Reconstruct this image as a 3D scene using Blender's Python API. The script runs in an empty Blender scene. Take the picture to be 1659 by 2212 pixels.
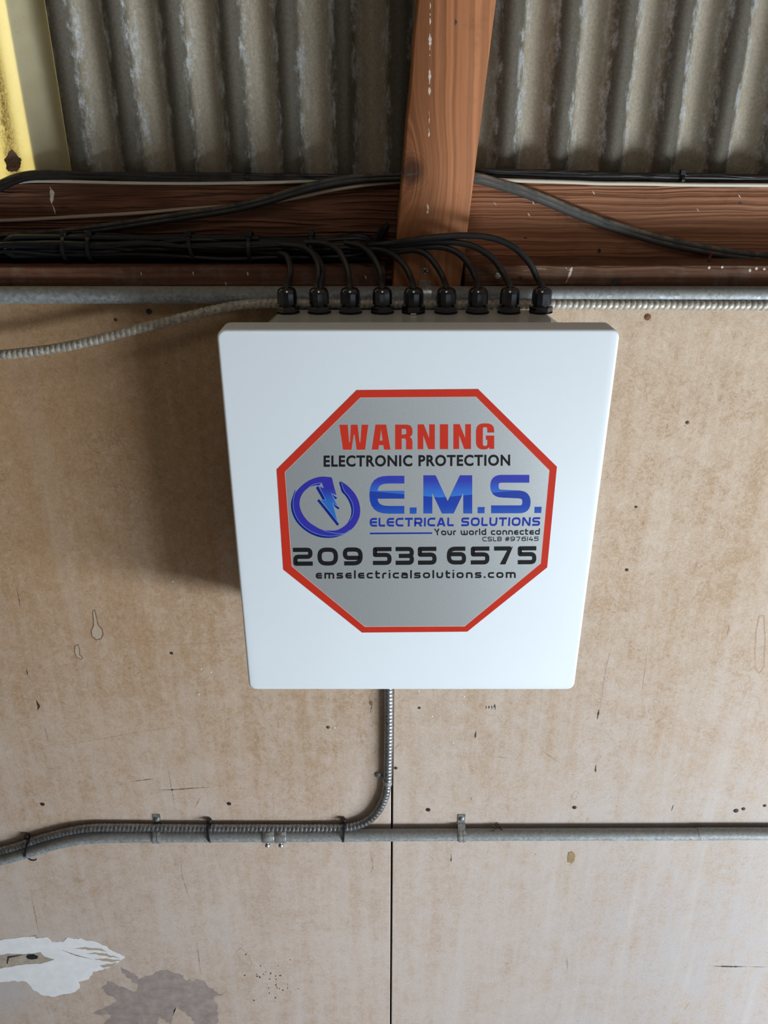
import bpy, bmesh, math, random
from mathutils import Vector, Matrix, noise

random.seed(7)
SC = bpy.context.scene
COL = SC.collection
R = math.radians

# ------------------------------------------------------------------ camera
W_PX, H_PX, F_PX = 1659.0, 2212.0, 1700.0
PITCH = R(25.61)
CAM = Vector((0.0, 0.0, 2.10))
cam_d = bpy.data.cameras.new('camera')
cam = bpy.data.objects.new('camera', cam_d)
COL.objects.link(cam)
cam.location = CAM
cam.rotation_euler = (math.pi / 2 - PITCH, 0, 0)
cam_d.sensor_fit = 'HORIZONTAL'
cam_d.sensor_width = 36.0
cam_d.lens = 36.0 * F_PX / W_PX
cam_d.clip_start = 0.01
cam_d.clip_end = 200
SC.camera = cam

# ------------------------------------------------------------------ light
SC.view_settings.view_transform = 'Standard'
SC.view_settings.look = 'None'
SC.view_settings.gamma = 1.0
SC.view_settings.use_curve_mapping = False
SC.view_settings.exposure = 0.16

wd = bpy.data.worlds.new('sky')
SC.world = wd
wd.use_nodes = True
bg = wd.node_tree.nodes['Background']
bg.inputs['Color'].default_value = (0.74, 0.88, 1.0, 1)
bg.inputs['Strength'].default_value = 0.58

def area_light(name, loc, target, sx, sy, power, color):
    d = bpy.data.lights.new(name, 'AREA')
    d.shape = 'RECTANGLE'; d.size = sx; d.size_y = sy
    d.energy = power; d.color = color
    o = bpy.data.objects.new(name, d); COL.objects.link(o)
    o.location = loc
    o.rotation_euler = (Vector(target) - Vector(loc)).to_track_quat('-Z', 'Y').to_euler()
    return o
area_light('doorway_daylight', (2.35, -0.75, 0.50), (0.15, 1.07, 2.00), 1.9, 0.50, 116, (0.87, 0.95, 1.0))
area_light('roof_skylight', (0.0, 0.05, 2.95), (0.0, 1.07, 1.75), 0.35, 0.35, 1.7, (1.0, 0.96, 0.88))
sun_d = bpy.data.lights.new('sun', 'SUN')
sun_d.energy = 9.0; sun_d.angle = R(1.0); sun_d.color = (1.0, 0.97, 0.90)
sun = bpy.data.objects.new('sun', sun_d); COL.objects.link(sun)
sun.rotation_euler = Vector((0.2, -0.7, -0.75)).to_track_quat('-Z', 'Y').to_euler()

# ------------------------------------------------------------------ placing helpers
YL = 0.890            # front face of the box lid
YW = 1.067            # face of the wallboard
YB = 1.141            # face of the upper boards
YS = 1.178            # corrugated sheets

def P(px, py, y):
    u = (px - W_PX / 2) / F_PX; v = (H_PX / 2 - py) / F_PX
    d = Vector((u, math.cos(PITCH) + v * math.sin(PITCH), -math.sin(PITCH) + v * math.cos(PITCH)))
    return CAM + d * (y / d.y)

def tag(o, label=None, cat=None, group=None, kind=None):
    if label: o['label'] = label
    if cat: o['category'] = cat
    if group: o['group'] = group
    if kind: o['kind'] = kind
    return o

def empty(name, loc):
    o = bpy.data.objects.new(name, None)
    o.empty_display_size = 0.05
    o.location = loc
    COL.objects.link(o)
    return o

def world_loc(o):
    l = Vector((0, 0, 0))
    while o is not None:
        l += Vector(o.location); o = o.parent
    return l

def obj(name, bm, mat, parent=None, origin=None, smooth=True, angle=40):
    """link a bmesh written in world coordinates as one mesh object"""
    bmesh.ops.recalc_face_normals(bm, faces=bm.faces)
    if origin is None:
        lo = Vector((min(v.co[i] for v in bm.verts) for i in range(3)))
        hi = Vector((max(v.co[i] for v in bm.verts) for i in range(3)))
        origin = (lo + hi) / 2
    origin = Vector(origin)
    bmesh.ops.translate(bm, verts=bm.verts, vec=-origin)
    me = bpy.data.meshes.new(name)
    bm.to_mesh(me); bm.free()
    if smooth:
        me.polygons.foreach_set('use_smooth', [True] * len(me.polygons))
        me.set_sharp_from_angle(angle=R(angle))
    mats = mat if isinstance(mat, (list, tuple)) else [mat]
    for m in mats: me.materials.append(m)
    o = bpy.data.objects.new(name, me)
    COL.objects.link(o)
    if parent is not None:
        o.parent = parent
        o.location = origin - world_loc(parent)
    else:
        o.location = origin
    return o

# ------------------------------------------------------------------ mesh helpers
def box(bm, lo, hi, bevel=0.0, seg=2):
    x0, y0, z0 = lo; x1, y1, z1 = hi
    vs = [bm.verts.new(c) for c in ((x0,y0,z0),(x1,y0,z0),(x1,y1,z0),(x0,y1,z0),(x0,y0,z1),(x1,y0,z1),(x1,y1,z1),(x0,y1,z1))]
    fs = [bm.faces.new([vs[i] for i in q]) for q in ((0,3,2,1),(4,5,6,7),(0,1,5,4),(1,2,6,5),(2,3,7,6),(3,0,4,7))]
    if bevel:
        es = list({e for f in fs for e in f.edges})
        bmesh.ops.bevel(bm, geom=es, offset=bevel, segments=seg, affect='EDGES', profile=0.5)
    return vs

def loft(bm, rings, cap0=True, cap1=True):
    vr = [[bm.verts.new(p) for p in r] for r in rings]
    n = len(vr[0])
    for a, b in zip(vr, vr[1:]):
        for i in range(n):
            j = (i + 1) % n
            bm.faces.new((a[i], a[j], b[j], b[i]))
    if cap0: bm.faces.new(list(reversed(vr[0])))
    if cap1: bm.faces.new(vr[-1])
    return vr

def spline(pts, step):
    """Catmull-Rom through pts, resampled at an even step"""
    pts = [Vector(p) for p in pts]
    if len(pts) == 2:
        dense = [pts[0].lerp(pts[1], i / 40) for i in range(41)]
    else:
        ext = [pts[0] * 2 - pts[1]] + pts + [pts[-1] * 2 - pts[-2]]
        dense = []
        for k in range(1, len(ext) - 2):
            p0, p1, p2, p3 = ext[k-1:k+3]
            for i in range(24):
                t = i / 24
                dense.append(0.5 * ((2*p1) + (p2-p0)*t + (2*p0-5*p1+4*p2-p3)*t*t + (3*p1-p0-3*p2+p3)*t**3))
        dense.append(pts[-1])
    L = [0.0]
    for a, b in zip(dense, dense[1:]): L.append(L[-1] + (b - a).length)
    n = max(2, int(round(L[-1] / step)))
    out = []; k = 0
    for i in range(n + 1):
        s = L[-1] * i / n
        while k < len(L) - 2 and L[k+1] < s: k += 1
        f = (s - L[k]) / max(1e-9, L[k+1] - L[k])
        out.append(dense[k].lerp(dense[k+1], min(1, max(0, f))))
    return out

def sweep(bm, pts, section, up=(0, 0, 1), closed=False, cap=True):
    """section(i, s) gives (a, b) offsets along the two normals"""
    n = len(pts)
    rings = []; s = 0.0
    nrm = None
    for i in range(n):
        if closed: t = (pts[(i+1) % n] - pts[i-1]).normalized()
        else: t = (pts[min(n-1, i+1)] - pts[max(0, i-1)]).normalized()
        if nrm is None:
            u = Vector(up)
            if abs(u.dot(t)) > 0.9: u = Vector((1, 0, 0)) if abs(t.x) < 0.9 else Vector((0, 1, 0))
            nrm = (u - t * u.dot(t)).normalized()
        else:
            nrm = (nrm - t * nrm.dot(t)).normalized()
        bn = t.cross(nrm)
        if i: s += (pts[i] - pts[i-1]).length
        rings.append([pts[i] + nrm * a + bn * b for a, b in section(i, s)])
    vr = [[bm.verts.new(p) for p in r] for r in rings]
    m = len(vr[0])
    rng = range(n if closed else n - 1)
    for i in rng:
        A, B = vr[i], vr[(i+1) % n]
        for k in range(m):
            l = (k + 1) % m
            bm.faces.new((A[k], A[l], B[l], B[k]))
    if cap and not closed:
        bm.faces.new(list(reversed(vr[0]))); bm.faces.new(vr[-1])

def tube(bm, pts, r, sides=10, step=0.006, ry=None):
    pts = spline(pts, step)
    ry = ry or r
    sec = [(r * math.cos(2*math.pi*k/sides), ry * math.sin(2*math.pi*k/sides)) for k in range(sides)]
    sweep(bm, pts, lambda i, s: sec)

def flex_tube(bm, pts, r, pitch=0.0077, depth=0.0013, sides=16, per=8):
    """interlocked steel conduit: one helical rounded bead"""
    pts = spline(pts, pitch / per)
    def sec(i, s):
        out = []
        for k in range(sides):
            a = 2*math.pi*k/sides
            ph = (s / pitch + k / sides) % 1.0
            h = math.sqrt(max(0.0, 1 - (2*ph - 1)**2 * 0.995)) if ph > 0.0 else 0
            rr = r - depth + depth * (h ** 0.8)
            out.append((rr * math.cos(a), rr * math.sin(a)))
        return out
    sweep(bm, pts, sec)

def lathe(bm, prof, c, axis='Z', sides=24):
    """prof: (radius, height) pairs"""
    rings = []
    for r, h in prof:
        ring = []
        for k in range(sides):
            a = 2*math.pi*k/sides
            if axis == 'Z': q = Vector((r*math.cos(a), r*math.sin(a), h))
            elif axis == 'Y': q = Vector((r*math.cos(a), -h, r*math.sin(a)))
            else: q = Vector((h, r*math.cos(a), r*math.sin(a)))
            ring.append(Vector(c) + q)
        rings.append(ring)
    loft(bm, rings)

def band(bm, path, wdir, width, thick, closed=False):
    """flat strip swept along a path; width along wdir, thickness outward"""
    wdir = Vector(wdir).normalized()
    n = len(path); rings = []
    for i in range(n):
        if closed: t = (path[(i+1) % n] - path[i-1]).normalized()
        else: t = (path[min(n-1, i+1)] - path[max(0, i-1)]).normalized()
        nn = t.cross(wdir).normalized()
        h = wdir * (width / 2)
        rings.append([path[i] - h, path[i] + h, path[i] + h + nn*thick, path[i] - h + nn*thick])
    vr = [[bm.verts.new(p) for p in r] for r in rings]
    for i in range(n if closed else n - 1):
        A, B = vr[i], vr[(i+1) % n]
        for k in range(4):
            l = (k+1) % 4
            bm.faces.new((A[k], A[l], B[l], B[k]))
    if not closed:
        bm.faces.new(list(reversed(vr[0]))); bm.faces.new(vr[-1])

def prism_y(bm, pts, thick):
    """polygon of world points facing -y, given a thickness towards the camera side"""
    back = [bm.verts.new(p) for p in pts]
    front = [bm.verts.new(Vector(p) + Vector((0, -thick, 0))) for p in pts]
    n = len(pts)
    bm.faces.new(front)
    for i in range(n):
        j = (i+1) % n
        bm.faces.new((back[i], back[j], front[j], front[i]))

def rough_outline(pts, step, amp, seed=0.0, closed=True):
    """subdivide a pixel outline and make its edge ragged"""
    out = []
    n = len(pts)
    for i in range(n if closed else n - 1):
        a = Vector(pts[i]).to_2d(); b = Vector(pts[(i+1) % n]).to_2d()
        k = max(1, int((b - a).length / step))
        for j in range(k):
            q = a.lerp(b, j / k)
            nv = noise.noise_vector(Vector((q.x * 0.09, q.y * 0.09, seed)))
            nv2 = noise.noise_vector(Vector((q.x * 0.3, q.y * 0.3, seed + 5)))
            out.append((q.x + amp * (nv.x + 0.5*nv2.x), q.y + amp * (nv.y + 0.5*nv2.y)))
    return out

# ------------------------------------------------------------------ materials
class NT:
    def __init__(s, name):
        s.m = bpy.data.materials.new(name); s.m.use_nodes = True
        s.t = s.m.node_tree; s.n = s.t.nodes; s.l = s.t.links
        s.b = s.n['Principled BSDF']; s.out = s.n['Material Output']
        s.co = s.n.new('ShaderNodeTexCoord').outputs['Object']
    def put(s, sock, v):
        if hasattr(v, 'is_linked') or hasattr(v, 'links'): s.l.new(v, sock)
        elif isinstance(v, tuple) and len(v) == 3 and sock.type == 'RGBA': sock.default_value = (*v, 1)
        else: sock.default_value = v
    def set(s, **k):
        for a, v in k.items(): s.put(s.b.inputs[a.replace('_', ' ')], v)
        return s
    def map(s, scale=(1, 1, 1), loc=(0, 0, 0), rot=(0, 0, 0), src=None):
        q = s.n.new('ShaderNodeMapping')
        s.l.new(src or s.co, q.inputs['Vector'])
        q.inputs['Scale'].default_value = scale; q.inputs['Location'].default_value = loc; q.inputs['Rotation'].default_value = rot
        return q.outputs[0]
    def noise(s, vec=None, scale=10, detail=6, rough=0.6, dist=0.0):
        q = s.n.new('ShaderNodeTexNoise')
        s.l.new(vec or s.co, q.inputs['Vector'])
        q.inputs['Scale'].default_value = scale; q.inputs['Detail'].default_value = detail
        q.inputs['Roughness'].default_value = rough; q.inputs['Distortion'].default_value = dist
        return q.outputs['Fac']
    def voronoi(s, vec=None, scale=100, feature='F1', out='Color'):
        q = s.n.new('ShaderNodeTexVoronoi'); q.feature = feature
        s.l.new(vec or s.co, q.inputs['Vector']); q.inputs['Scale'].default_value = scale
        return q.outputs[out]
    def ramp(s, fac, stops, interp='LINEAR'):
        q = s.n.new('ShaderNodeValToRGB'); q.color_ramp.interpolation = interp
        e = q.color_ramp.elements
        while len(e) < len(stops): e.new(0.5)
        for el, (p, c) in zip(e, stops):
            el.position = p
            el.color = (*c, 1) if isinstance(c, tuple) else (c, c, c, 1)
        s.l.new(fac, q.inputs[0]); return q.outputs[0]
    def mix(s, fac, a, b, mode='MIX'):
        q = s.n.new('ShaderNodeMix'); q.data_type = 'RGBA'; q.blend_type = mode
        s.put(q.inputs[0], fac)
        s.put(q.inputs[6], a); s.put(q.inputs[7], b)
        return q.outputs[2]
    def math(s, op, a, b=0.0, c=0.0, clamp=False):
        q = s.n.new('ShaderNodeMath'); q.operation = op; q.use_clamp = clamp
        s.put(q.inputs[0], a); s.put(q.inputs[1], b); s.put(q.inputs[2], c)
        return q.outputs[0]
    def sep(s, vec=None):
        q = s.n.new('ShaderNodeSeparateXYZ'); s.l.new(vec or s.co, q.inputs[0]); return q.outputs
    def comb(s, x, y, z):
        q = s.n.new('ShaderNodeCombineXYZ')
        for i, v in enumerate((x, y, z)): s.put(q.inputs[i], v)
        return q.outputs[0]
    def step(s, v, lo, hi):
        q = s.n.new('ShaderNodeMapRange'); q.interpolation_type = 'SMOOTHSTEP'
        s.put(q.inputs[0], v); q.inputs[1].default_value = lo; q.inputs[2].default_value = hi
        return q.outputs[0]
    def bump(s, h, strength=0.3, dist=0.002):
        q = s.n.new('ShaderNodeBump'); q.inputs['Strength'].default_value = strength; q.inputs['Distance'].default_value = dist
        s.l.new(h, q.inputs['Height']); s.l.new(q.outputs[0], s.b.inputs['Normal']); return s

def plain(name, color, rough=0.5, metal=0.0, spec=0.5, var=0.12, scale=60):
    k = NT(name)
    n = k.noise(scale=scale, detail=4)
    lo = tuple(c * (1 - var) for c in color); hi = tuple(min(1, c * (1 + var)) for c in color)
    k.set(Base_Color=k.ramp(n, [(0.3, lo), (0.7, hi)]), Roughness=rough, Metallic=metal)
    k.b.inputs['Specular IOR Level'].default_value = spec
    return k.m

def wallboard_material():
    k = NT('stained_wallboard_paper')
    x, y, z = k.sep()
    big = k.noise(scale=3.2, detail=5, rough=0.6)
    mid = k.noise(scale=24, detail=10, rough=0.78, dist=0.5)
    cell = k.noise(k.map((1, 1, 0.85), loc=(2, 0, 5)), scale=85, detail=7, rough=0.78, dist=0.8)
    fine = k.noise(scale=260, detail=6, rough=0.8)
    streak = k.noise(k.map((34, 34, 2.6)), scale=1.0, detail=7, rough=0.68, dist=0.2)
    fibre = k.noise(k.map((110, 110, 330)), scale=1.0, detail=3, rough=0.7)
    hgt = k.step(z, -0.75, 0.60)
    lowc = k.ramp(fine, [(0.25, (0.455, 0.405, 0.380)), (0.5, (0.53, 0.485, 0.463)), (0.78, (0.59, 0.555, 0.54))])
    hic = k.ramp(fine, [(0.25, (0.52, 0.41, 0.315)), (0.5, (0.635, 0.525, 0.425)), (0.78, (0.71, 0.615, 0.525))])
    lowc = k.mix(k.math('MULTIPLY', k.step(x, -0.15, 0.65), 0.9), k.mix(1.0, lowc, (1.12, 1.04, 0.99), 'MULTIPLY'), k.mix(1.0, lowc, (0.79, 0.82, 0.87), 'MULTIPLY'))
    hic = k.mix(k.step(x, -0.50, 0.15), k.mix(1.0, hic, (0.86, 0.76, 0.64), 'MULTIPLY'), hic)
    base = k.mix(hgt, lowc, hic)
    # tea coloured water stain: heavier near the top of the wall, where the leaks came from
    st = k.math('ADD', k.math('MULTIPLY', k.math('SUBTRACT', mid, 0.5), 1.8), k.math('MULTIPLY', k.math('SUBTRACT', streak, 0.5), 1.6))
    st = k.math('ADD', st, k.math('MULTIPLY', k.math('SUBTRACT', big, 0.5), 1.2))
    st = k.math('ADD', st, k.math('MULTIPLY', k.math('SUBTRACT', cell, 0.5), 1.8))
    st = k.math('ADD', st, k.math('MULTIPLY_ADD', hgt, 0.55, -0.20))
    st = k.math('ADD', st, k.math('MULTIPLY', k.math('MULTIPLY', hgt, k.math('SUBTRACT', 1.0, k.step(x, -0.55, 0.15))), 0.45))
    stm = k.step(st, -0.65, 1.15)
    c = k.mix(k.math('MULTIPLY', stm, 0.95), base, k.mix(k.step(x, -0.4, 0.3), (0.43, 0.27, 0.145), (0.45, 0.315, 0.205)), 'MIX')
    # brown filaments: the dried edges of countless small drops
    f1 = k.noise(scale=95, detail=6, rough=0.72, dist=1.2)
    fil = k.math('SUBTRACT', 1.0, k.step(k.math('ABSOLUTE', k.math('SUBTRACT', f1, 0.5)), 0.0, 0.045))
    f2 = k.noise(k.map((1, 1, 1), loc=(7, 2, 3)), scale=40, detail=5, rough=0.66, dist=1.0)
    fil2 = k.math('SUBTRACT', 1.0, k.step(k.math('ABSOLUTE', k.math('SUBTRACT', f2, 0.5)), 0.0, 0.022))
    msk = k.step(k.noise(scale=9, detail=5), 0.40, 0.62)
    ff = k.math('MULTIPLY', k.math('ADD', k.math('MULTIPLY', fil, 0.42), k.math('MULTIPLY', k.math('MULTIPLY', fil2, msk), 0.50)), k.math('MULTIPLY_ADD', stm, 1.15, 0.20))
    c = k.mix(ff, c, (0.29, 0.165, 0.085))
    # pale grey rubbed streaks
    pale = k.step(k.noise(k.map((17, 17, 1.3), loc=(3, 0, 1)), scale=1.0, detail=5, rough=0.65), 0.50, 0.72)
    c = k.mix(k.math('MULTIPLY', k.math('MULTIPLY', pale, k.step(cell, 0.3, 0.6)), k.math('MULTIPLY_ADD', hgt, -0.26, 0.34)), c, (0.60, 0.565, 0.55))
    c = k.mix(k.math('MULTIPLY', k.step(fibre, 0.60, 0.74), 0.22), c, (0.33, 0.23, 0.165))
    # a large whitish rubbed area beside the torn patch (low, far left)
    dx = k.math('ADD', x, 0.95); dz = k.math('ADD', z, 0.865)
    rd = k.math('SQRT', k.math('ADD', k.math('MULTIPLY', dx, dx), k.math('MULTIPLY', k.math('MULTIPLY', dz, dz), 2.2)))
    rd = k.math('ADD', rd, k.math('MULTIPLY', k.math('SUBTRACT', mid, 0.5), 0.16))
    c = k.mix(k.math('MULTIPLY', k.math('SUBTRACT', 1.0, k.step(rd, 0.13, 0.25)), 0.75), c, (0.50, 0.485, 0.50))
    # fly specks
    sp = k.voronoi(scale=52, out='Distance')
    rnd = k.step(k.noise(scale=23, detail=1), 0.58, 0.66)
    c = k.mix(k.math('MULTIPLY', k.math('SUBTRACT', 1.0, k.step(sp, 0.03, 0.075)), rnd), c, (0.10, 0.07, 0.05))
    k.set(Base_Color=c, Roughness=0.78)
    k.b.inputs['Specular IOR Level'].default_value = 0.25
    k.bump(k.math('ADD', fine, mid), 0.25, 0.0012)
    return k.m

def wood_material(name, dark, mid, light, along='X', cross=55.0, lng=1.6, relief=0.5, knot=None, dust=0.0, seed=0.0, ring=0.55, wave=1.2):
    k = NT(name)
    x, y, z = k.sep()
    a, c = (x, z) if along == 'X' else (z, x)
    if knot:
        kc, ka, rad = knot
        da = k.math('SUBTRACT', a, ka); dc = k.math('SUBTRACT', c, kc)
        g = k.math('POWER', 2.718, k.math('MULTIPLY', k.math('MULTIPLY', da, da), -1.0 / (2 * (rad*1.9)**2)))
        g2 = k.math('POWER', 2.718, k.math('MULTIPLY', k.math('ABSOLUTE', dc), -1.0 / (rad * 1.6)))
        c = k.math('SUBTRACT', c, k.math('MULTIPLY', k.math('MULTIPLY', g, g2), rad * 1.5))
    vec = k.comb(k.math('MULTIPLY', a, lng), k.math('ADD', k.math('MULTIPLY', y, 20.0), seed), k.math('MULTIPLY', c, cross))
    wob = k.noise(k.comb(k.math('MULTIPLY', a, 7.0), seed + 3.0, k.math('MULTIPLY', c, 7.0)), scale=1.0, detail=3)
    vec2 = k.comb(k.math('MULTIPLY', a, lng * 0.6), seed + 9.0, k.math('ADD', k.math('MULTIPLY', c, cross * 0.9), k.math('MULTIPLY', wob, wave)))
    g1 = k.noise(vec, scale=1.0, detail=5, rough=0.6)
    rings = k.noise(vec2, scale=1.0, detail=1.5, rough=0.4)
    band_ = k.step(k.math('ABSOLUTE', k.math('SUBTRACT', k.math('FRACT', k.math('MULTIPLY', rings, 5.0)), 0.5)), 0.0, 0.5)
    fibre = k.noise(k.comb(k.math('MULTIPLY', a, 30.0), seed, k.math('MULTIPLY', c, 900.0)), scale=1.0, detail=3, rough=0.7)
    col = k.ramp(g1, [(0.25, dark), (0.52, mid), (0.8, light)])
    col = k.mix(k.math('MULTIPLY', k.math('SUBTRACT', 1.0, band_), ring), col, tuple(v * 0.52 for v in dark))
    col = k.mix(k.math('MULTIPLY', k.step(fibre, 0.35, 0.8), 0.22), col, light)
    blot = k.noise(scale=16, detail=5, rough=0.65)
    col = k.mix(k.math('MULTIPLY', k.step(blot, 0.55, 0.75), 0.45), col, tuple(v * 0.5 for v in dark))
    if dust:
        dn = k.noise(scale=45, detail=5, rough=0.7)
        col = k.mix(k.math('MULTIPLY', k.step(dn, 0.45, 0.75), dust), col, (0.20, 0.175, 0.14))
    if knot:
        e = k.math('SQRT', k.math('ADD', k.math('MULTIPLY', da, da), k.math('MULTIPLY', k.math('MULTIPLY', dc, dc), 1.1)))
        e = k.math('ADD', e, k.math('MULTIPLY', k.math('SUBTRACT', blot, 0.5), rad * 0.9))
        kr = k.math('SUBTRACT', 1.0, k.step(e, rad * 0.35, rad * 1.15))
        col = k.mix(k.math('MULTIPLY', kr, 0.92), col, (0.075, 0.032, 0.020))
        rr = k.step(k.math('FRACT', k.math('MULTIPLY', e, 190.0)), 0.5, 1.0)
        col = k.mix(k.math('MULTIPLY', k.math('MULTIPLY', rr, 0.35), k.math('SUBTRACT', 1.0, k.step(e, rad * 0.8, rad * 1.7))), col, (0.10, 0.04, 0.022))
    k.set(Base_Color=col, Roughness=0.72)
    k.b.inputs['Specular IOR Level'].default_value = 0.3
    k.bump(k.math('ADD', k.math('MULTIPLY', band_, 1.2), k.math('ADD', g1, k.math('MULTIPLY', fibre, 0.3))), relief, 0.003)
    return k.m

def galvanised(name, base=(0.33, 0.345, 0.35), rough=0.42, metal=0.75, dust=0.5, scale=90, dcol=(0.21, 0.19, 0.155), top=0.0):
    k = NT(name)
    sp = k.voronoi(scale=scale, out='Color')
    n = k.noise(scale=28, detail=6, rough=0.7)
    n2 = k.noise(scale=140, detail=5, rough=0.7)
    q = k.n.new('ShaderNodeSeparateColor'); k.l.new(sp, q.inputs[0])
    lo = tuple(v * 0.72 for v in base); hi = tuple(min(1, v * 1.35) for v in base)
    c = k.ramp(q.outputs[0], [(0.0, lo), (1.0, hi)])
    d = k.math('MULTIPLY', k.step(k.math('ADD', n, k.math('MULTIPLY', n2, 0.35)), 0.5, 0.85), dust)
    if top:      # dust settled on the upper side
        g = k.n.new('ShaderNodeNewGeometry')
        up = k.step(k.sep(g.outputs['Normal'])[2], -0.15, 0.55)
        d = k.math('MAXIMUM', d, k.math('MULTIPLY', k.math('MULTIPLY', up, k.math('MULTIPLY_ADD', n2, 0.5, 0.6)), top), clamp=True)
    c = k.mix(d, c, dcol)
    k.set(Base_Color=c, Metallic=k.math('MULTIPLY', k.math('SUBTRACT', 1.0, d), metal), Roughness=k.math('MULTIPLY_ADD', n2, 0.3, rough - 0.15))
    k.bump(n2, 0.12, 0.0008)
    return k.m

def sheet_material():
    k = NT('weathered_corrugated_zinc')
    x, y, z = k.sep()
    n = k.noise(k.map((1, 1, 0.5)), scale=70, detail=8, rough=0.75)
    n2 = k.noise(scale=260, detail=5, rough=0.75)
    big = k.noise(k.map((1, 1, 0.35)), scale=7, detail=4)
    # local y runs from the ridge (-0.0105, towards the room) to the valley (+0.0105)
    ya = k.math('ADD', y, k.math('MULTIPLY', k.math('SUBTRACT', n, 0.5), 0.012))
    ridge = k.math('SUBTRACT', 1.0, k.step(ya, -0.0070, 0.0015))   # shade of the unlit side, painted dark on crests and upper flanks
    flank = k.math('SUBTRACT', 1.0, k.step(k.math('ABSOLUTE', k.math('ADD', ya, -0.0004)), 0.0038, 0.0094))
    zmask = k.math('MULTIPLY', flank, k.step(n, 0.45, 0.63))          # bare bright zinc on the flanks
    zinc = k.ramp(n2, [(0.3, (0.34, 0.36, 0.37)), (0.5, (0.46, 0.49, 0.51)), (0.66, (0.68, 0.71, 0.73))])
    tan = k.ramp(n2, [(0.3, (0.225, 0.195, 0.145)), (0.7, (0.385, 0.338, 0.262))])
    tan = k.mix(k.math('MULTIPLY', k.step(big, 0.45, 0.7), 0.35), tan, (0.19, 0.165, 0.122))
    tan = k.mix(k.math('MULTIPLY', k.step(n, 0.58, 0.72), 0.5), tan, (0.46, 0.46, 0.45))
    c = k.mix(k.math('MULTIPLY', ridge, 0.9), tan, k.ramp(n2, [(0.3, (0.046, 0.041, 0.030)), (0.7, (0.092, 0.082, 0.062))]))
    c = k.mix(k.math('MULTIPLY', zmask, 0.8), c, zinc)
    grime = k.math('SUBTRACT', 1.0, zmask)  # all but the bare zinc: tan film and the painted-shade crests
    k.set(Base_Color=c, Metallic=k.math('MULTIPLY_ADD', grime, -0.35, 0.38), Roughness=k.math('MULTIPLY_ADD', grime, 0.16, 0.52))
    k.bump(k.math('ADD', n, k.math('MULTIPLY', n2, 0.5)), 0.4, 0.0015)
    return k.m

def fibreglass_material():
    k = NT('aged_yellow_fibreglass')
    n = k.noise(scale=30, detail=6, rough=0.7)
    n3 = k.noise(scale=190, detail=5, rough=0.7)
    x, y, z = k.sep()
    # fine brown root-like growth along the outer rib of the sheet
    zone = k.math('SUBTRACT', 1.0, k.step(k.math('ABSOLUTE', k.math('ADD', x, 0.008)), 0.004, 0.022))
    web = k.noise(k.map((70, 70, 50)), scale=1.0, detail=4, rough=0.7, dist=1.6)
    vein = k.math('SUBTRACT', 1.0, k.step(k.math('ABSOLUTE', k.math('SUBTRACT', web, 0.5)), 0.0, 0.034))
    web2 = k.noise(k.map((130, 130, 100), loc=(4, 1, 2)), scale=1.0, detail=3, rough=0.7, dist=1.8)
    vein2 = k.math('SUBTRACT', 1.0, k.step(k.math('ABSOLUTE', k.math('SUBTRACT', web2, 0.5)), 0.0, 0.034))
    low = k.math('SUBTRACT', 1.0, k.step(z, -0.03, 0.17))
    vv = k.math('MULTIPLY', k.math('MULTIPLY', k.math('MAXIMUM', vein, k.math('MULTIPLY', vein2, 0.8)), zone), k.math('MULTIPLY_ADD', low, 0.75, 0.25))
    base = k.ramp(n, [(0.3, (0.62, 0.58, 0.42)), (0.7, (0.74, 0.70, 0.56))])
    c = k.mix(vv, base, (0.10, 0.05, 0.012))
    c = k.mix(k.math('MULTIPLY', k.step(n3, 0.60, 0.72), 0.6), c, (0.17, 0.15, 0.09))
    d = k.n.new('ShaderNodeBsdfDiffuse'); t = k.n.new('ShaderNodeBsdfTranslucent'); m = k.n.new('ShaderNodeMixShader')
    k.l.new(c, d.inputs[0])
    tc = k.mix(vv, (0.94, 0.86, 0.50), (0.28, 0.16, 0.05))
    k.l.new(tc, t.inputs[0])
    m.inputs[0].default_value = 0.5
    k.l.new(d.outputs[0], m.inputs[1]); k.l.new(t.outputs[0], m.inputs[2])
    k.l.new(m.outputs[0], k.out.inputs['Surface'])
    return k.m

def cable_material(name, base, dust, amount, rough=0.45):
    k = NT(name)
    n = k.noise(scale=55, detail=6, rough=0.7)
    g = k.n.new('ShaderNodeNewGeometry')
    nz = k.sep(g.outputs['Normal'])[2]
    up = k.step(nz, -0.2, 0.8)         # dust settles on the upper side
    d = k.math('MULTIPLY', k.math('MULTIPLY', k.step(n, 0.33, 0.62), up), amount)
    k.set(Base_Color=k.mix(d, base, dust), Roughness=k.math('MULTIPLY_ADD', d, 0.4, rough))
    return k.m

def silver_sticker():
    k = NT('brushed_silver_vinyl')
    n = k.noise(k.map((400, 1, 400)), scale=1.0, detail=2)
    k.set(Base_Color=k.ramp(n, [(0.3, (0.68, 0.735, 0.78)), (0.7, (0.74, 0.795, 0.84))]), Metallic=0.75, Roughness=0.33)
    return k.m

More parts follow.
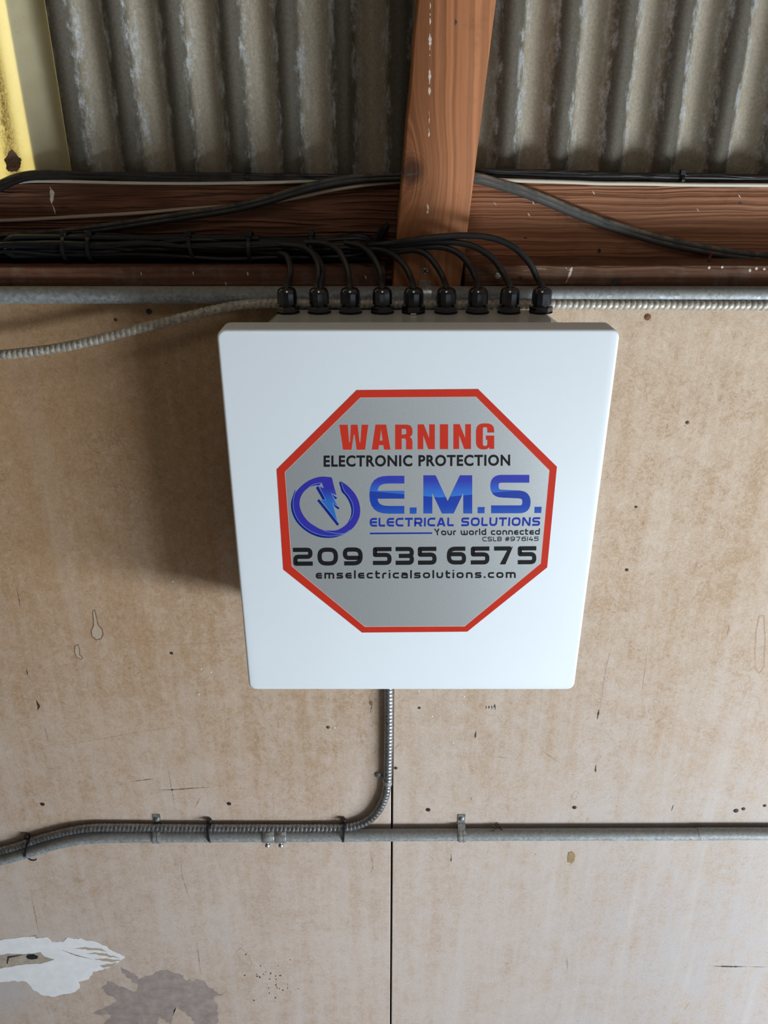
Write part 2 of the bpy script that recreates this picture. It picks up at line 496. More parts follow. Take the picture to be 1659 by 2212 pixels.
def print_gradient(z_hi, z_lo):
    """printed blue gradient of the big initials: dark, light band, hard diagonal, dark"""
    k = NT('blue_gradient_print')
    x, y, z = k.sep()
    v = k.step(z, z_lo, z_hi)
    q = k.n.new('ShaderNodeMapRange'); k.l.new(z, q.inputs[0])
    q.inputs[1].default_value = z_lo; q.inputs[2].default_value = z_hi
    top = k.ramp(q.outputs[0], [(0.42, (0.035, 0.20, 0.66)), (0.62, (0.030, 0.13, 0.58)), (0.85, (0.030, 0.045, 0.42))])
    bot = k.ramp(q.outputs[0], [(0.0, (0.020, 0.10, 0.48)), (0.22, (0.008, 0.05, 0.42)), (0.5, (0.010, 0.045, 0.36))])
    lim = k.math('MULTIPLY_ADD', k.math('ABSOLUTE', k.math('SUBTRACT', x, -0.02)), 0.10, (z_lo + z_hi) / 2 - 0.004)
    c = k.mix(k.step(k.math('SUBTRACT', z, lim), -0.0002, 0.0002), bot, top)
    k.set(Base_Color=c, Roughness=0.35)
    return k.m

M = {}
M['wallboard'] = wallboard_material()
M['post'] = wood_material('red_brown_stud_wood', (0.29, 0.105, 0.042), (0.43, 0.172, 0.074), (0.54, 0.25, 0.122), 'Z', 60, 0.7, 0.25, knot=(-0.034, 0.0, 0.020), ring=0.45, wave=0.5)
M['board_left'] = wood_material('dark_weathered_board_wood', (0.115, 0.046, 0.025), (0.20, 0.083, 0.045), (0.29, 0.142, 0.082), 'X', 120, 6.0, 0.9, seed=2.0, ring=0.7)
M['board_right'] = wood_material('brown_weathered_board_wood', (0.25, 0.10, 0.050), (0.40, 0.178, 0.095), (0.50, 0.26, 0.15), 'X', 120, 3.0, 0.45, seed=6.0, ring=0.5)
M['ledge_left'] = wood_material('dark_ledge_wood', (0.085, 0.034, 0.019), (0.14, 0.058, 0.032), (0.20, 0.095, 0.055), 'X', 70, 2.0, 0.3, dust=0.45, seed=12.0, ring=0.35)
M['ledge_right'] = wood_material('brown_ledge_wood', (0.105, 0.046, 0.026), (0.165, 0.075, 0.042), (0.23, 0.12, 0.075), 'X', 80, 2.0, 0.3, dust=0.4, seed=17.0, ring=0.35)
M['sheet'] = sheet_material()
M['fibre'] = fibreglass_material()
M['emt'] = galvanised('dull_galvanised_conduit', (0.34, 0.38, 0.41), 0.56, 0.35, 0.45, 260, (0.19, 0.18, 0.16), top=0.85)
M['flex_old'] = galvanised('dull_grey_flexible_conduit', (0.44, 0.42, 0.375), 0.52, 0.35, 0.5, 300, (0.30, 0.27, 0.22))
M['flex_new'] = galvanised('bright_flexible_conduit', (0.28, 0.29, 0.31), 0.40, 0.9, 0.12, 300)
M['strap'] = galvanised('zinc_strap', (0.42, 0.45, 0.46), 0.38, 0.75, 0.25, 200)
M['screw'] = galvanised('zinc_screw', (0.36, 0.375, 0.38), 0.42, 0.8, 0.2, 400)
M['paint'] = plain('white_painted_enclosure', (0.785, 0.855, 0.925), 0.34, 0, 0.5, 0.01, 8)
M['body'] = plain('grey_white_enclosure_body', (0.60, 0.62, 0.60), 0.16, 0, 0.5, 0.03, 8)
M['nylon'] = plain('black_glossy_nylon', (0.011, 0.013, 0.020), 0.20, 0, 1.0, 0.2, 60)
M['rubber'] = plain('black_rubber_seal', (0.008, 0.008, 0.009), 0.6, 0, 0.3)
M['cable'] = cable_material('black_cable_jacket', (0.011, 0.012, 0.014), (0.10, 0.085, 0.065), 0.22, 0.42)
M['strand'] = cable_material('black_bundle_jacket', (0.007, 0.008, 0.010), (0.05, 0.045, 0.04), 0.15, 0.40)
M['dusty'] = cable_material('dusty_black_cable', (0.016, 0.017, 0.018), (0.17, 0.145, 0.11), 0.75, 0.5)
M['greydust'] = cable_material('dust_caked_grey_cable', (0.055, 0.057, 0.058), (0.27, 0.235, 0.185), 0.95, 0.6)
M['white_cable'] = cable_material('off_white_cable', (0.60, 0.56, 0.47), (0.38, 0.32, 0.24), 0.5, 0.5)
M['tan_cable'] = cable_material('tan_cable', (0.46, 0.36, 0.27), (0.30, 0.23, 0.17), 0.4, 0.5)
M['tie'] = plain('black_cable_tie_nylon', (0.012, 0.012, 0.014), 0.35)
M['rust'] = plain('rusty_nail_iron', (0.15, 0.07, 0.035), 0.7, 0.3, 0.4, 0.4, 300)
M['dark_iron'] = plain('dark_nail_iron', (0.045, 0.030, 0.024), 0.6, 0.3, 0.4, 0.4, 300)
M['dark'] = plain('dark_void', (0.012, 0.011, 0.010), 0.9)
M['gypsum'] = plain('white_torn_gypsum', (0.84, 0.85, 0.88), 0.9, 0, 0.2, 0.06, 40)
M['tear'] = plain('torn_paper_core', (0.42, 0.36, 0.30), 0.9, 0, 0.2, 0.25, 60)
M['grime'] = plain('grey_brown_splash', (0.345, 0.285, 0.265), 0.8, 0, 0.2, 0.20, 45)
M['scuff'] = plain('black_scuff', (0.06, 0.052, 0.048), 0.8, 0, 0.2, 0.5, 200)
M['scuff_soft'] = plain('grey_pencil_scuff', (0.36, 0.30, 0.26), 0.8, 0, 0.2, 0.25, 300)
M['brown_line'] = plain('brown_stain_line', (0.42, 0.30, 0.205), 0.8, 0, 0.2, 0.25, 300)
M['brown_dark'] = plain('brown_drip_edge', (0.22, 0.14, 0.09), 0.6, 0, 0.3, 0.3, 300)
M['pale_drip'] = plain('pale_drip', (0.50, 0.405, 0.315), 0.5, 0, 0.4, 0.1, 200)
M['white_paint'] = plain('dried_white_paint', (0.55, 0.50, 0.44), 0.7, 0, 0.3, 0.25, 200)
M['leaf'] = plain('dead_leaf', (0.16, 0.115, 0.075), 0.8, 0, 0.2, 0.4, 200)
M['silver'] = silver_sticker()
M['red'] = plain('red_print', (0.56, 0.035, 0.018), 0.33, 0, 0.25, 0.04, 30)
M['pale'] = plain('pale_print_edge', (0.62, 0.45, 0.43), 0.4, 0, 0.25, 0.02, 30)
M['black_print'] = plain('black_print', (0.012, 0.012, 0.014), 0.35, 0, 0.25, 0.05, 30)
M['blue'] = plain('blue_print', (0.016, 0.040, 0.36), 0.35, 0, 0.25, 0.05, 30)
M['blue_logo'] = plain('violet_blue_print', (0.035, 0.032, 0.36), 0.35, 0, 0.25, 0.05, 30)
M['blue_dark'] = plain('navy_print', (0.006, 0.018, 0.21), 0.35, 0, 0.25, 0.05, 30)
M['blue_mid'] = plain('mid_blue_print', (0.025, 0.14, 0.50), 0.35, 0, 0.25, 0.05, 30)
M['blue_light'] = plain('light_blue_print', (0.16, 0.30, 0.74), 0.35, 0, 0.25, 0.05, 30)
M['concrete'] = plain('concrete_floor', (0.36, 0.34, 0.31), 0.85, 0, 0.3, 0.15, 6)
M['roof'] = plain('dark_timber_roof', (0.13, 0.09, 0.06), 0.85, 0, 0.3, 0.2, 8)
M['shed'] = plain('dark_shed_wall', (0.20, 0.165, 0.13), 0.85, 0, 0.3, 0.2, 6)
M['ground'] = plain('pale_gravel_yard', (0.40, 0.38, 0.34), 0.9, 0, 0.2, 0.2, 4)

# ------------------------------------------------------------------ the setting
def struct(name, bm, mat, parent=None, **k):
    o = obj(name, bm, mat, parent, **k)
    if parent is None: o['kind'] = 'structure'
    return o

X0, X1, Y0, ROOFZ = -2.6, 3.0, -3.6, 3.0
bm = bmesh.new(); box(bm, (X0 - .1, Y0, -0.1), (X1 + .1, YS + .25, 0.0)); struct('floor', bm, M['concrete'], smooth=False)
bm = bmesh.new(); box(bm, (X0 - .1, Y0, ROOFZ), (X1 + .1, YS + .6, ROOFZ + .08)); struct('ceiling_unseen', bm, M['roof'], smooth=False)  # unseen roof, added to keep sky light off the lid top
bm = bmesh.new(); box(bm, (X0 - .1, Y0, 0), (X0, YS + .2, ROOFZ)); struct('wall_left', bm, M['shed'], smooth=False)
bm = bmesh.new(); box(bm, (X1, -0.2, 0), (X1 + .1, YS + .2, ROOFZ)); box(bm, (X1, Y0, 2.35), (X1 + .1, -0.2, ROOFZ)); struct('wall_right_unseen', bm, M['shed'], smooth=False)  # unseen wall; header over the opening added to cut light from above
bm = bmesh.new(); box(bm, (X0 - .1, Y0 - .1, 0), (-0.15, Y0, ROOFZ)); box(bm, (-0.15, Y0 - .1, 2.35), (X1 + .1, Y0, ROOFZ)); box(bm, (0.40, Y0 - .1, 0), (1.7, Y0, 2.35)); struct('wall_front_unseen', bm, M['shed'], smooth=False)  # unseen wall, openings shaped for fill light and a bright reflection on the label
bm = bmesh.new(); box(bm, (-14, -14, -0.2), (14, 14, -0.1)); struct('ground', bm, M['ground'], smooth=False)

# back wall: dark backing, two wallboards with an open joint between them
ZTOP = P(800, 622, YW).z
XJ = P(847, 1650, YW).x
bm = bmesh.new(); box(bm, (X0, YW + .016, 0.0), (X1, YW + .06, ZTOP))
wall = struct('wall_back', bm, M['dark'], smooth=False)
for a, b in ((X0, XJ - .0017), (XJ + .0017, X1)):
    bm = bmesh.new(); box(bm, (a, YW, 0.0), (b, YW + .0125, ZTOP), bevel=.0012, seg=1)
    obj('wallboard_panel', bm, M['wallboard'], wall, smooth=False, origin=(0.0, YW, 1.35))

def decal(name, pts, mat, thick=0.0004, parent=None, base=0.0):
    bm = bmesh.new()
    prism_y(bm, [P(x, y, YW) - Vector((0, base, 0)) for x, y in pts], thick)
    return obj(name, bm, mat, parent or wall, smooth=False)

def stroke(name, pts, wpx, mat, jitter=0.0, taper=True, thick=0.0001, closed=False, parent=None, y=YW):
    """thin drawn or scratched mark following a pixel path on the wall"""
    p = [Vector((a, b)) for a, b in pts]
    q = []
    for i in range(len(p) - (0 if closed else 1)):
        a, b = p[i], p[(i+1) % len(p)]
        k = max(1, int((b - a).length / 4))
        for j in range(k): q.append(a.lerp(b, j / k))
    if not closed: q.append(p[-1])
    n = len(q); L = []; Rr = []
    for i in range(n):
        if closed: t = (q[(i+1) % n] - q[i-1])
        else: t = (q[min(n-1, i+1)] - q[max(0, i-1)])
        t = t.normalized(); nn = Vector((-t.y, t.x))
        w = wpx / 2
        if taper and not closed: w *= max(0.2, min(1.0, 3.0 * min(i, n-1-i) / max(1, n-1)))
        if jitter: w *= max(0.15, 1 + jitter * noise.noise(Vector((q[i].x * .35, q[i].y * .35, 1.7))) * 1.6)
        L.append(q[i] + nn * w); Rr.append(q[i] - nn * w)
    bm = bmesh.new()
    off = Vector((0, -thick, 0))
    va = [(bm.verts.new(P(*l, y)), bm.verts.new(P(*l, y) + off), bm.verts.new(P(*r, y) + off), bm.verts.new(P(*r, y))) for l, r in zip(L, Rr)]
    for i in range(n if closed else n - 1):
        A, B = va[i], va[(i+1) % n]
        for k in range(3): bm.faces.new((A[k], A[k+1], B[k+1], B[k]))
    return obj(name, bm, mat, parent or wall, smooth=False)

# torn white patch, its hole, and the splash beside it
def crop1(pts): return [(x / 2.9625, 1700 + y / 2.9625) for x, y in pts]
patch = crop1([(-420,1120),(-380,1060),(-250,1010),(-60,985),(100,965),(200,955),(235,968),(310,962),(325,992),(400,990),(425,965),(540,975),(640,1000),(720,1050),(800,1085),(750,1130),(690,1160),(600,1180),(570,1230),(500,1245),(515,1290),(450,1320),(340,1340),(260,1330),(210,1290),(170,1245),(100,1240),(-60,1250),(-200,1220),(-330,1180)])
decal('torn_paper_patch', rough_outline(patch, 2.0, 2.6, 1.0), M['gypsum'], 0.0005)
for sl in ([(480,1032),(560,1026),(640,1030),(690,1052),(640,1046),(560,1040)], [(560,1062),(660,1060),(770,1090),(700,1086),(640,1074)], [(600,1100),(690,1098),(780,1108),(720,1120),(650,1110)], [(640,1142),(700,1130),(760,1126),(720,1144),(670,1152)]):
    decal('torn_paper_patch', rough_outline(crop1(sl), 1.5, 2.2, 3.0), M['pale_drip'], 0.0002, base=0.0006)
lens = crop1([(-240,1110),(-150,1092),(-60,1085),(60,1066),(170,1068),(262,1058),(290,1085),(352,1102),(270,1128),(170,1132),(60,1150),(-60,1165),(-160,1140)])
decal('torn_core', rough_outline(lens, 3.0, 1.4, 5.0), M['tear'], 0.0003, base=0.0006)
hole = crop1([(168,1083),(180,1070),(215,1066),(246,1080),(240,1096),(205,1101),(178,1096)])
decal('hole', hole, M['dark'], 0.0003, base=0.0010)
decal('torn_edge', crop1([(50,1080),(150,1070),(120,1078),(60,1092),(50,1130),(44,1128)]), M['scuff'], 0.0003, base=0.0010)
stroke('torn_edge', crop1([(-40,985),(120,972),(230,950),(235,965),(120,985),(-40,1000)]), 1.3, M['brown_dark'], 0.4)
stroke('torn_edge', crop1([(230,965),(312,962),(300,992),(415,1000),(420,968),(560,975)]), 1.2, M['brown_dark'], 0.4)
stroke('torn_edge', crop1([(400,1045),(480,1075),(590,1103)]), 1.4, M['brown_dark'], 0.4, y=YW - .0006)
splash = crop1([(770,1150),(860,1195),(890,1230),(985,1200),(1000,1178),(1080,1170),(1170,1200),(1190,1235),(1300,1235),(1340,1285),(1425,1325),(1375,1345),(1390,1420),(1400,1470),(1385,1530),(1280,1545),(1180,1440),(1130,1400),(1110,1440),(1100,1530),(1020,1470),(990,1540),(640,1540),(720,1460),(590,1445),(700,1405),(760,1365),(700,1335),(655,1290),(690,1245),(760,1270),(870,1310),(885,1270),(800,1210)])
decal('splash_stain', rough_outline(splash, 1.6, 4.5, 9.0), M['grime'], 0.0002)

# specks left of the seam, nail heads and dimples, drips and scratches
bm = bmesh.new()
for i in range(34):
    x = random.gauss(588, 30); y = random.gauss(2122, 24); r = random.uniform(0.8, 2.1)
    c = P(x, y, YW); r *= 0.0009
    prism_y(bm, [c + Vector((r*math.cos(a), 0, 1.3*r*math.sin(a))) for a in (0, 1.05, 2.1, 3.14, 4.19, 5.24)], .0003)
o = obj('dark_speck', bm, M['scuff'], wall, smooth=False); o['kind'] = 'stuff'

for x, y, r, m in ((92,1737,5,'dark_iron'),(495,1736,5,'dark_iron'),(925,1749,5.5,'dark_iron'),(1241,1744,5,'dark_iron'),(1590,1751,6,'dark_iron'),
                   (1606,1747,4.5,'dark_iron'),(1652,1740,4,'dark_iron'),(1354,1231,4,'scuff'),(1399,685,7,'rust'),(322,673,6,'scuff'),(250,691,3.5,'scuff'),
                   (1374,1095,3,'scuff'),(371,1411,3.5,'scuff'),(906,1529,3,'scuff'),(709,1571,4,'rust'),(855,1659,4,'scuff'),(1485,913,4,'rust')):
    c = P(x, y, YW); zc = 0.00078 if y > 1400 else 0.00064
    bm = bmesh.new(); lathe(bm, [(r*zc, 0.0), (r*zc, .0006), (r*zc*.6, .0011), (r*zc*.2, .0012)], c, 'Y', 12)
    obj('nail_head', bm, M[m], wall)

def drip(outline, inner=None, w=2.4):
    decal('drip_mark', outline, M['pale_drip'], 0.0001)
    stroke('drip_mark', outline, w, M['brown_dark'], 0.3, closed=True, thick=.00022)
drip([(200,1320),(202,1340),(202,1352),(197,1362),(199,1374),(208,1382),(218,1380),(223,1370),(220,1358),(212,1350),(209,1335),(205,1318)])
drip([(162,1396),(169,1392),(172,1404),(172,1414),(179,1421),(175,1424),(166,1420),(161,1408)], w=1.8)
for pts, w in (([(1371,815),(1381,806),(1393,814),(1395,832),(1391,850),(1380,840),(1373,828)], 1.0),
               ([(1232,1722),(1243,1708),(1250,1712),(1245,1722),(1242,1728),(1236,1724)], 1.0),
               ([(510,2055),(520,2048),(535,2060),(545,2080),(540,2088),(525,2078),(514,2066)], 1.2),
               ([(377,1455),(383,1452),(390,1456),(390,1463),(384,1465),(378,1462)], 1.0),
               ([(1640,1330),(1634,1360),(1631,1400),(1632,1445),(1640,1455),(1650,1440),(1653,1380),(1650,1330)], 3.0)):
    stroke('drip_mark', pts, w, M['brown_line'], 0.4, closed=True)
splat = [(1226,1852),(1228,1842),(1237,1839),(1243,1847),(1240,1858),(1234,1865),(1227,1862)]
decal('splat_stain', rough_outline(splat, 2, 1.5, 2), plain('ochre_splat', (0.30, 0.21, 0.11), 0.6, 0, .3, .4, 400), 0.0006)
for pts, w, m, j in (
    ([(66,1440),(58,1452),(74,1478),(80,1512)], 2.4, 'scuff_soft', 1.2), ([(78,1512),(84,1526),(81,1534)], 5.0, 'scuff', 0.6), ([(94,1560),(106,1608)], 2.2, 'scuff_soft', 1.0),
    ([(57,1446),(60,1458)], 3.2, 'scuff', 0.8),
    ([(283,1689),(300,1686),(332,1682)], 2.2, 'brown_dark', 0.9), ([(334,1707),(372,1706),(425,1702),(458,1700)], 2.0, 'brown_dark', 0.8),
    ([(361,1645),(367,1680),(372,1710),(380,1752)], 1.8, 'scuff_soft', 1.2), ([(390,1846),(393,1890),(404,1925),(412,1950)], 1.8, 'scuff_soft', 1.2),
    ([(420,1746),(433,1722)], 3.2, 'brown_line', 0.8), ([(68,1936),(76,1975),(84,2016)], 2.6, 'brown_line', 0.9),
    ([(426,2035),(430,2075),(434,2105)], 2.0, 'scuff_soft', 1.3), ([(90,1612),(160,1606),(230,1594),(300,1581),(380,1570),(450,1562)], 1.0, 'brown_line', 1.5),
    ([(285,1392),(360,1394),(430,1391),(490,1384),(528,1377)], 1.5, 'brown_line', 0.8), ([(797,1508),(803,1525),(800,1538)], 6.0, 'brown_dark', 1.5),
    ([(1320,1400),(1310,1440),(1300,1500),(1296,1535)], 1.8, 'scuff_soft', 1.0), ([(1294,1532),(1290,1554)], 3.5, 'scuff', 1.0),
    ([(1400,1390),(1394,1440),(1385,1505)], 1.4, 'brown_line', 1.0), ([(1170,1620),(1186,1632),(1212,1650)], 2.6, 'brown_line', 0.7),
    ([(1287,1652),(1286,1668)], 3.4, 'scuff', 0.9), ([(1028,1580),(1026,1595)], 4.0, 'scuff', 1.0), ([(1576,1345),(1570,1378)], 1.4, 'brown_dark', 0.5),
    ([(1540,2087),(1580,2088),(1612,2088)], 3.0, 'scuff', 0.5), ([(1612,2088),(1659,2089)], 1.0, 'brown_dark', 0.5), ([(1224,2068),(1226,2090),(1223,2102)], 3.0, 'scuff_soft', 1.2),
    ([(1478,2182),(1488,2166)], 4.0, 'brown_line', 0.6), ([(1065,1634),(1110,1638)], 1.6, 'brown_line', 0.8), ([(975,1845),(974,1862)], 3.0, 'scuff', 0.8),
    ([(36,1270),(42,1300),(44,1316)], 2.0, 'brown_dark', 0.9), ([(556,1500),(568,1540)], 1.2, 'scuff_soft', 1.2), ([(775,1575),(782,1605),(778,1612)], 1.6, 'brown_line', 1.3),
    ([(835,1610),(812,1624),(795,1632)], 1.8, 'brown_line', 0.7), ([(862,1608),(852,1618)], 3.0, 'scuff_soft', 0.8), ([(1019,1720),(1017,1730)], 1.6, 'brown_dark', 0.6),
    ([(485,1518),(486,1534)], 1.8, 'scuff_soft', 0.6), ([(1455,1738),(1450,1752)], 2.0, 'scuff', 0.9), ([(800,1840),(806,1870),(800,1890)], 3.0, 'brown_line', 1.4),):
    stroke('scuff_mark', pts, w, M[m], j)
for x0 in (1049, 1055, 1061, 1068):   # a handwritten row of tally strokes
    stroke('tally_mark', [(x0, 1524), (x0 + 1.5, 1527), (x0 + 1.0, 1532)], 2.8, M['scuff'], 0.4)
stroke('tally_mark', [(1064, 1532), (1069, 1521), (1070, 1534)], 1.8, M['scuff'], 0.3)
for x, y in ((430,1500),(435,1445),(456,1452),(373,1256),(723,1572),(1003,1505),(905,1493),(934,1547),(979,1604)):
    decal('paint_fleck', [(x-1.6,y),(x,y-1.9),(x+1.7,y+.2),(x,y+1.6)], M['gypsum'], 0.0005)

# ------------------------------------------------------------------ timber framing
def board(name, x0, x1, z0, z1, y0, y1, mat, bevel=.003):
    bm = bmesh.new(); box(bm, (x0, y0, z0), (x1, y1, z1), bevel=bevel)
    return obj(name, bm, mat, smooth=True, angle=30)
ZB0 = P(800, 556, YB).z; ZB1 = P(800, 394, YB).z
ZL = P(800, 573, YW).z
xl_end = P(833, 590, YW).x
post_pts = [P(903, 0, YW), P(1070, 0, YW), P(848, 600, YW), P(998, 600, YW)]
ax = (post_pts[0] + post_pts[1]) / 2; bx = (post_pts[2] + post_pts[3]) / 2
slope = (ax.x - bx.x) / (ax.z - bx.z)
wpost = ((post_pts[1].x - post_pts[0].x) + (post_pts[3].x - post_pts[2].x)) / 2
def post_x(z): return bx.x + slope * (z - bx.z)
zk = P(890, 372, YW).z
bm = bmesh.new()
zl, zh = ZTOP + .001, ROOFZ
rings = []
NZ = 60
for i in range(NZ + 1):
    z = zl + (zh - zl) * i / NZ
    c = post_x(z); h = wpost / 2; e = .0025
    wob = 0.0012 * noise.noise(Vector((z * 22, 3, 1)))
    rings.append([Vector(q) for q in ((c-h+wob+e, YW-.003, z), (c+h-e, YW-.003, z), (c+h, YW-.003+e, z), (c+h, YB, z), (c-h+wob, YB, z), (c-h+wob, YW-.003+e, z))])
loft(bm, rings)
post = obj('wooden_post', bm, M['post'], origin=(post_x(zk), YW, zk), angle=50)
tag(post, 'reddish-brown wooden post with a dark knot rising between the corrugated sheets', 'post')
# crack in the knot, resin runs and a nail hole on the post
YP = YW - .003
def on_post(name, pts, w, mat, j=0.5): return stroke(name, pts, w, M[mat], j, parent=post, y=YP)
on_post('crack', [(868,378),(885,377),(895,376),(907,371)], 3.0, 'scuff')
on_post('nail_hole', [(984,41),(985,48),(982,55)], 5.5, 'scuff', 0.2)
for y0, y1, w in ((5,20,2.5),(28,34,2),(38,54,3),(72,108,5),(117,121,2),(146,182,4.5),(188,206,3.5),(240,268,2.0),(276,296,3)):
    on_post('resin_run', [(929 - y0*0.01, y0), (930 - y0*0.01, (y0+y1)/2), (929 - y0*.01, y1)], w, 'white_paint', 1.2)
on_post('resin_run', [(923,440),(925,450),(923,462)], 6, 'white_paint', 1.4)

upl = board('wooden_board', X0, post_x(ZB0), ZTOP - .06, ZB1, YB, YB + .020, M['board_left'])
tag(upl, 'dark weathered horizontal board with raised grain, left of the post', 'board')
upr = board('wooden_board', post_x(ZB0) + .001, X1, ZTOP - .06, ZB1, YB, YB + .020, M['board_right'])
tag(upr, 'wide brown horizontal board right of the post, crossed by a dusty grey cable', 'board')
lol = board('wooden_board', X0, xl_end, ZTOP + .001, ZL - .002, YW, YB - .001, M['ledge_left'], .004)
tag(lol, 'narrow dark ledge board under the tied black cable bundle', 'board')
xr = post_x(ZL) + wpost/2 + .0025
lor = board('wooden_board', xr, X1, ZTOP + .001, ZL, YW, YB - .001, M['ledge_right'], .003)
tag(lor, 'narrow brown ledge board right of the post with a rusty nail on top', 'board')
bm = bmesh.new(); lathe(bm, [(.0042, 0), (.0042, .0008), (.003, .0016)], P(1075, 596, YW), 'Y', 14); obj('nail_head', bm, M['strap'], lor)
bm = bmesh.new(); lathe(bm, [(.002, 0), (.002, .0008), (.001, .0010)], P(1125, 601, YW), 'Y', 10); obj('nail_head', bm, M['dark_iron'], lor)
stroke('paint_drip', [(1222,578),(1228,585),(1236,578),(1230,595),(1222,612)], 5, M['white_paint'], 1.4, parent=lor, y=YW)
stroke('paint_drip', [(1130,585),(1160,580),(1195,583)], 3, plain('ochre_drip', (0.17, 0.105, 0.055), .6), 1.6, parent=lor, y=YW)
for x, y, w in ((1532,578,8),(1560,577,6),(1620,584,8),(1634,580,8),(1651,581,6)):
    stroke('paint_drip', [(x-3, y), (x, y), (x+3, y+1)], w, M['white_paint'], 0.3, parent=lor, y=YW)
decal('knot', rough_outline([(1315,618),(1320,608),(1330,601),(1340,604),(1341,614),(1336,618)], 2, 2, 1), M['scuff'], .0006, parent=lor)
stroke('paint_drip', [(108,404),(113,418),(111,440)], 10, M['white_paint'], 0.9, parent=upl, y=YB)
stroke('paint_drip', [(112,440),(117,452),(120,463)], 3, M['white_paint'], 0.9, parent=upl, y=YB)
for x, y in ((1067,436),(1150,435),(1280,413),(1505,450),(1595,420),(1140,460)):
    stroke('paint_drip', [(x, y), (x+2, y+3), (x+5, y+8)], 2, M['white_paint'], 0.9, parent=upr, y=YB)
for x, y, w in ((1599,439,7),(1294,542,8),(1135,514,5)):
    stroke('nail_hole', [(x-4, y-1), (x, y), (x+4, y+1)], w, M['scuff'], 0.8, parent=upr, y=YB)
for x, y in ((305,590),(417,589),(535,590),(790,598),(488,612)):
    stroke('paint_drip', [(x-2, y-3), (x, y), (x+1, y+6)], 3.5, M['white_paint'], 1.2, parent=lol, y=YW)

# bent nail standing on the right ledge
zn = ZL
bm = bmesh.new()
tube(bm, [P(1531, 568, YW + .03), P(1533, 555, YW + .03), P(1536, 548, YW + .03)], .0022, 8, .003)
n_ = obj('nail', bm, M['rust']); tag(n_, 'rusty nail standing bent on the right ledge under the grey cable', 'nail')
bm = bmesh.new(); lathe(bm, [(.0055, 0), (.0055, .0014), (.003, .0018)], P(1536, 547, YW + .03), 'Z', 12); obj('nail_head', bm, M['rust'], n_)

# ------------------------------------------------------------------ corrugated sheets
PITCH_S = 0.0723
x_val = P(1157, 200, YS).x           # a valley line
def sheet(name, x0, x1, mat, y, amp=.0125, z0=None, thick=.0009, ph=0.0, ox=None):
    z0 = z0 if z0 is not None else ZB1 - .10
    bm = bmesh.new()
    n = int((x1 - x0) / PITCH_S * 20)
    prof = []
    for i in range(n + 1):
        x = x0 + (x1 - x0) * i / n
        prof.append((x, y + amp * math.cos(2*math.pi*(x - x_val) / PITCH_S + ph)))
    NZ = 6
    zs = [z0 + (ROOFZ - z0) * j / NZ for j in range(NZ + 1)]
    fr = [[bm.verts.new((x, yy, z)) for x, yy in prof] for z in zs]
    bk = [[bm.verts.new((x, yy + thick, z)) for x, yy in prof] for z in zs]
    for g, flip in ((fr, 0), (bk, 1)):
        for j in range(NZ):
            for i in range(n): bm.faces.new((g[j][i], g[j][i+1], g[j+1][i+1], g[j+1][i]))
    for j in range(NZ):
        bm.faces.new((fr[j][0], fr[j+1][0], bk[j+1][0], bk[j][0])); bm.faces.new((fr[j][n], bk[j][n], bk[j+1][n], fr[j+1][n]))
    for i in range(n):
        bm.faces.new((fr[0][i], bk[0][i], bk[0][i+1], fr[0][i+1])); bm.faces.new((fr[NZ][i], fr[NZ][i+1], bk[NZ][i+1], bk[NZ][i]))
    return obj(name, bm, mat, origin=(ox if ox is not None else (x0+x1)/2, y, 2.2))
xm = P(1000, 200, YS).x
x_lit = P(60, 250, YS).x
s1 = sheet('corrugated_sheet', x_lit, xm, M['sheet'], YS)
tag(s1, 'dark corrugated metal sheet left of the post beside the yellow panel', 'metal sheet')
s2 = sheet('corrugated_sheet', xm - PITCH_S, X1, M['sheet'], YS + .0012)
tag(s2, 'brighter corrugated metal sheet right of the wooden post', 'metal sheet')
x_edge = P(140, 250, YS).x
s3 = sheet('fiberglass_sheet', X0, x_edge, M['fibre'], YS - .0025, thick=.0012, ox=P(22, 250, YS).x)
tag(s3, 'yellowed translucent corrugated fiberglass panel glowing in the top left corner', 'panel')
bm = bmesh.new(); prism_y(bm, [P(a, b, YS - .0135) for a, b in rough_outline([(12,345),(20,330),(26,320),(36,332),(46,345),(44,362),(28,374),(14,364)], 2, 4, 8)], .0015)
obj('moss_clump', bm, M['brown_dark'], s3, smooth=False)

# ------------------------------------------------------------------ conduits
def yp(pts): return [P(*p) for p in pts]
REMT = .0112
yc = YW - REMT - .0020
zc_ = P(829, 637, yc).z
bm = bmesh.new(); tube(bm, [(X0, yc, zc_), (X1, yc, zc_)], REMT, 20, .2)
up_emt = obj('metal_conduit', bm, M['emt']); tag(up_emt, 'long straight dull gray metal conduit along the bottom of the ledge boards', 'pipe')

low = [(1700,1801),(1659,1801),(1400,1802),(1000,1803),(700,1804.5),(420,1806),(280,1806.5),(215,1808),(165,1813),(120,1822.5),(75,1836),(30,1849),(0,1857),(-60,1873),(-160,1898),(-260,1912),(-400,1918),(-800,1920)]
bm = bmesh.new(); tube(bm, [Vector((X1, yc, P(1700, 1801, yc).z))] + [P(a, b, yc) for a, b in low], REMT, 20, .008)
lo_emt = obj('metal_conduit', bm, M['emt']); tag(lo_emt, 'lower gray metal conduit across the wallboards, bending down at left', 'pipe')
zlow = P(700, 1804.5, yc).z
xa, xb = P(569, 1805, yc).x, P(619, 1805, yc).x
bm = bmesh.new(); lathe(bm, [(.0112, 0), (.0128, 0), (.0133, .001), (.0133, (xb-xa)/2-.001), (.0126, (xb-xa)/2), (.0133, (xb-xa)/2+.001), (.0133, xb-xa-.001), (.0128, xb-xa), (.0112, xb-xa)], (xa, yc, P(595,1805,yc).z), 'X', 24)
cpl = obj('coupling', bm, M['strap'], lo_emt)
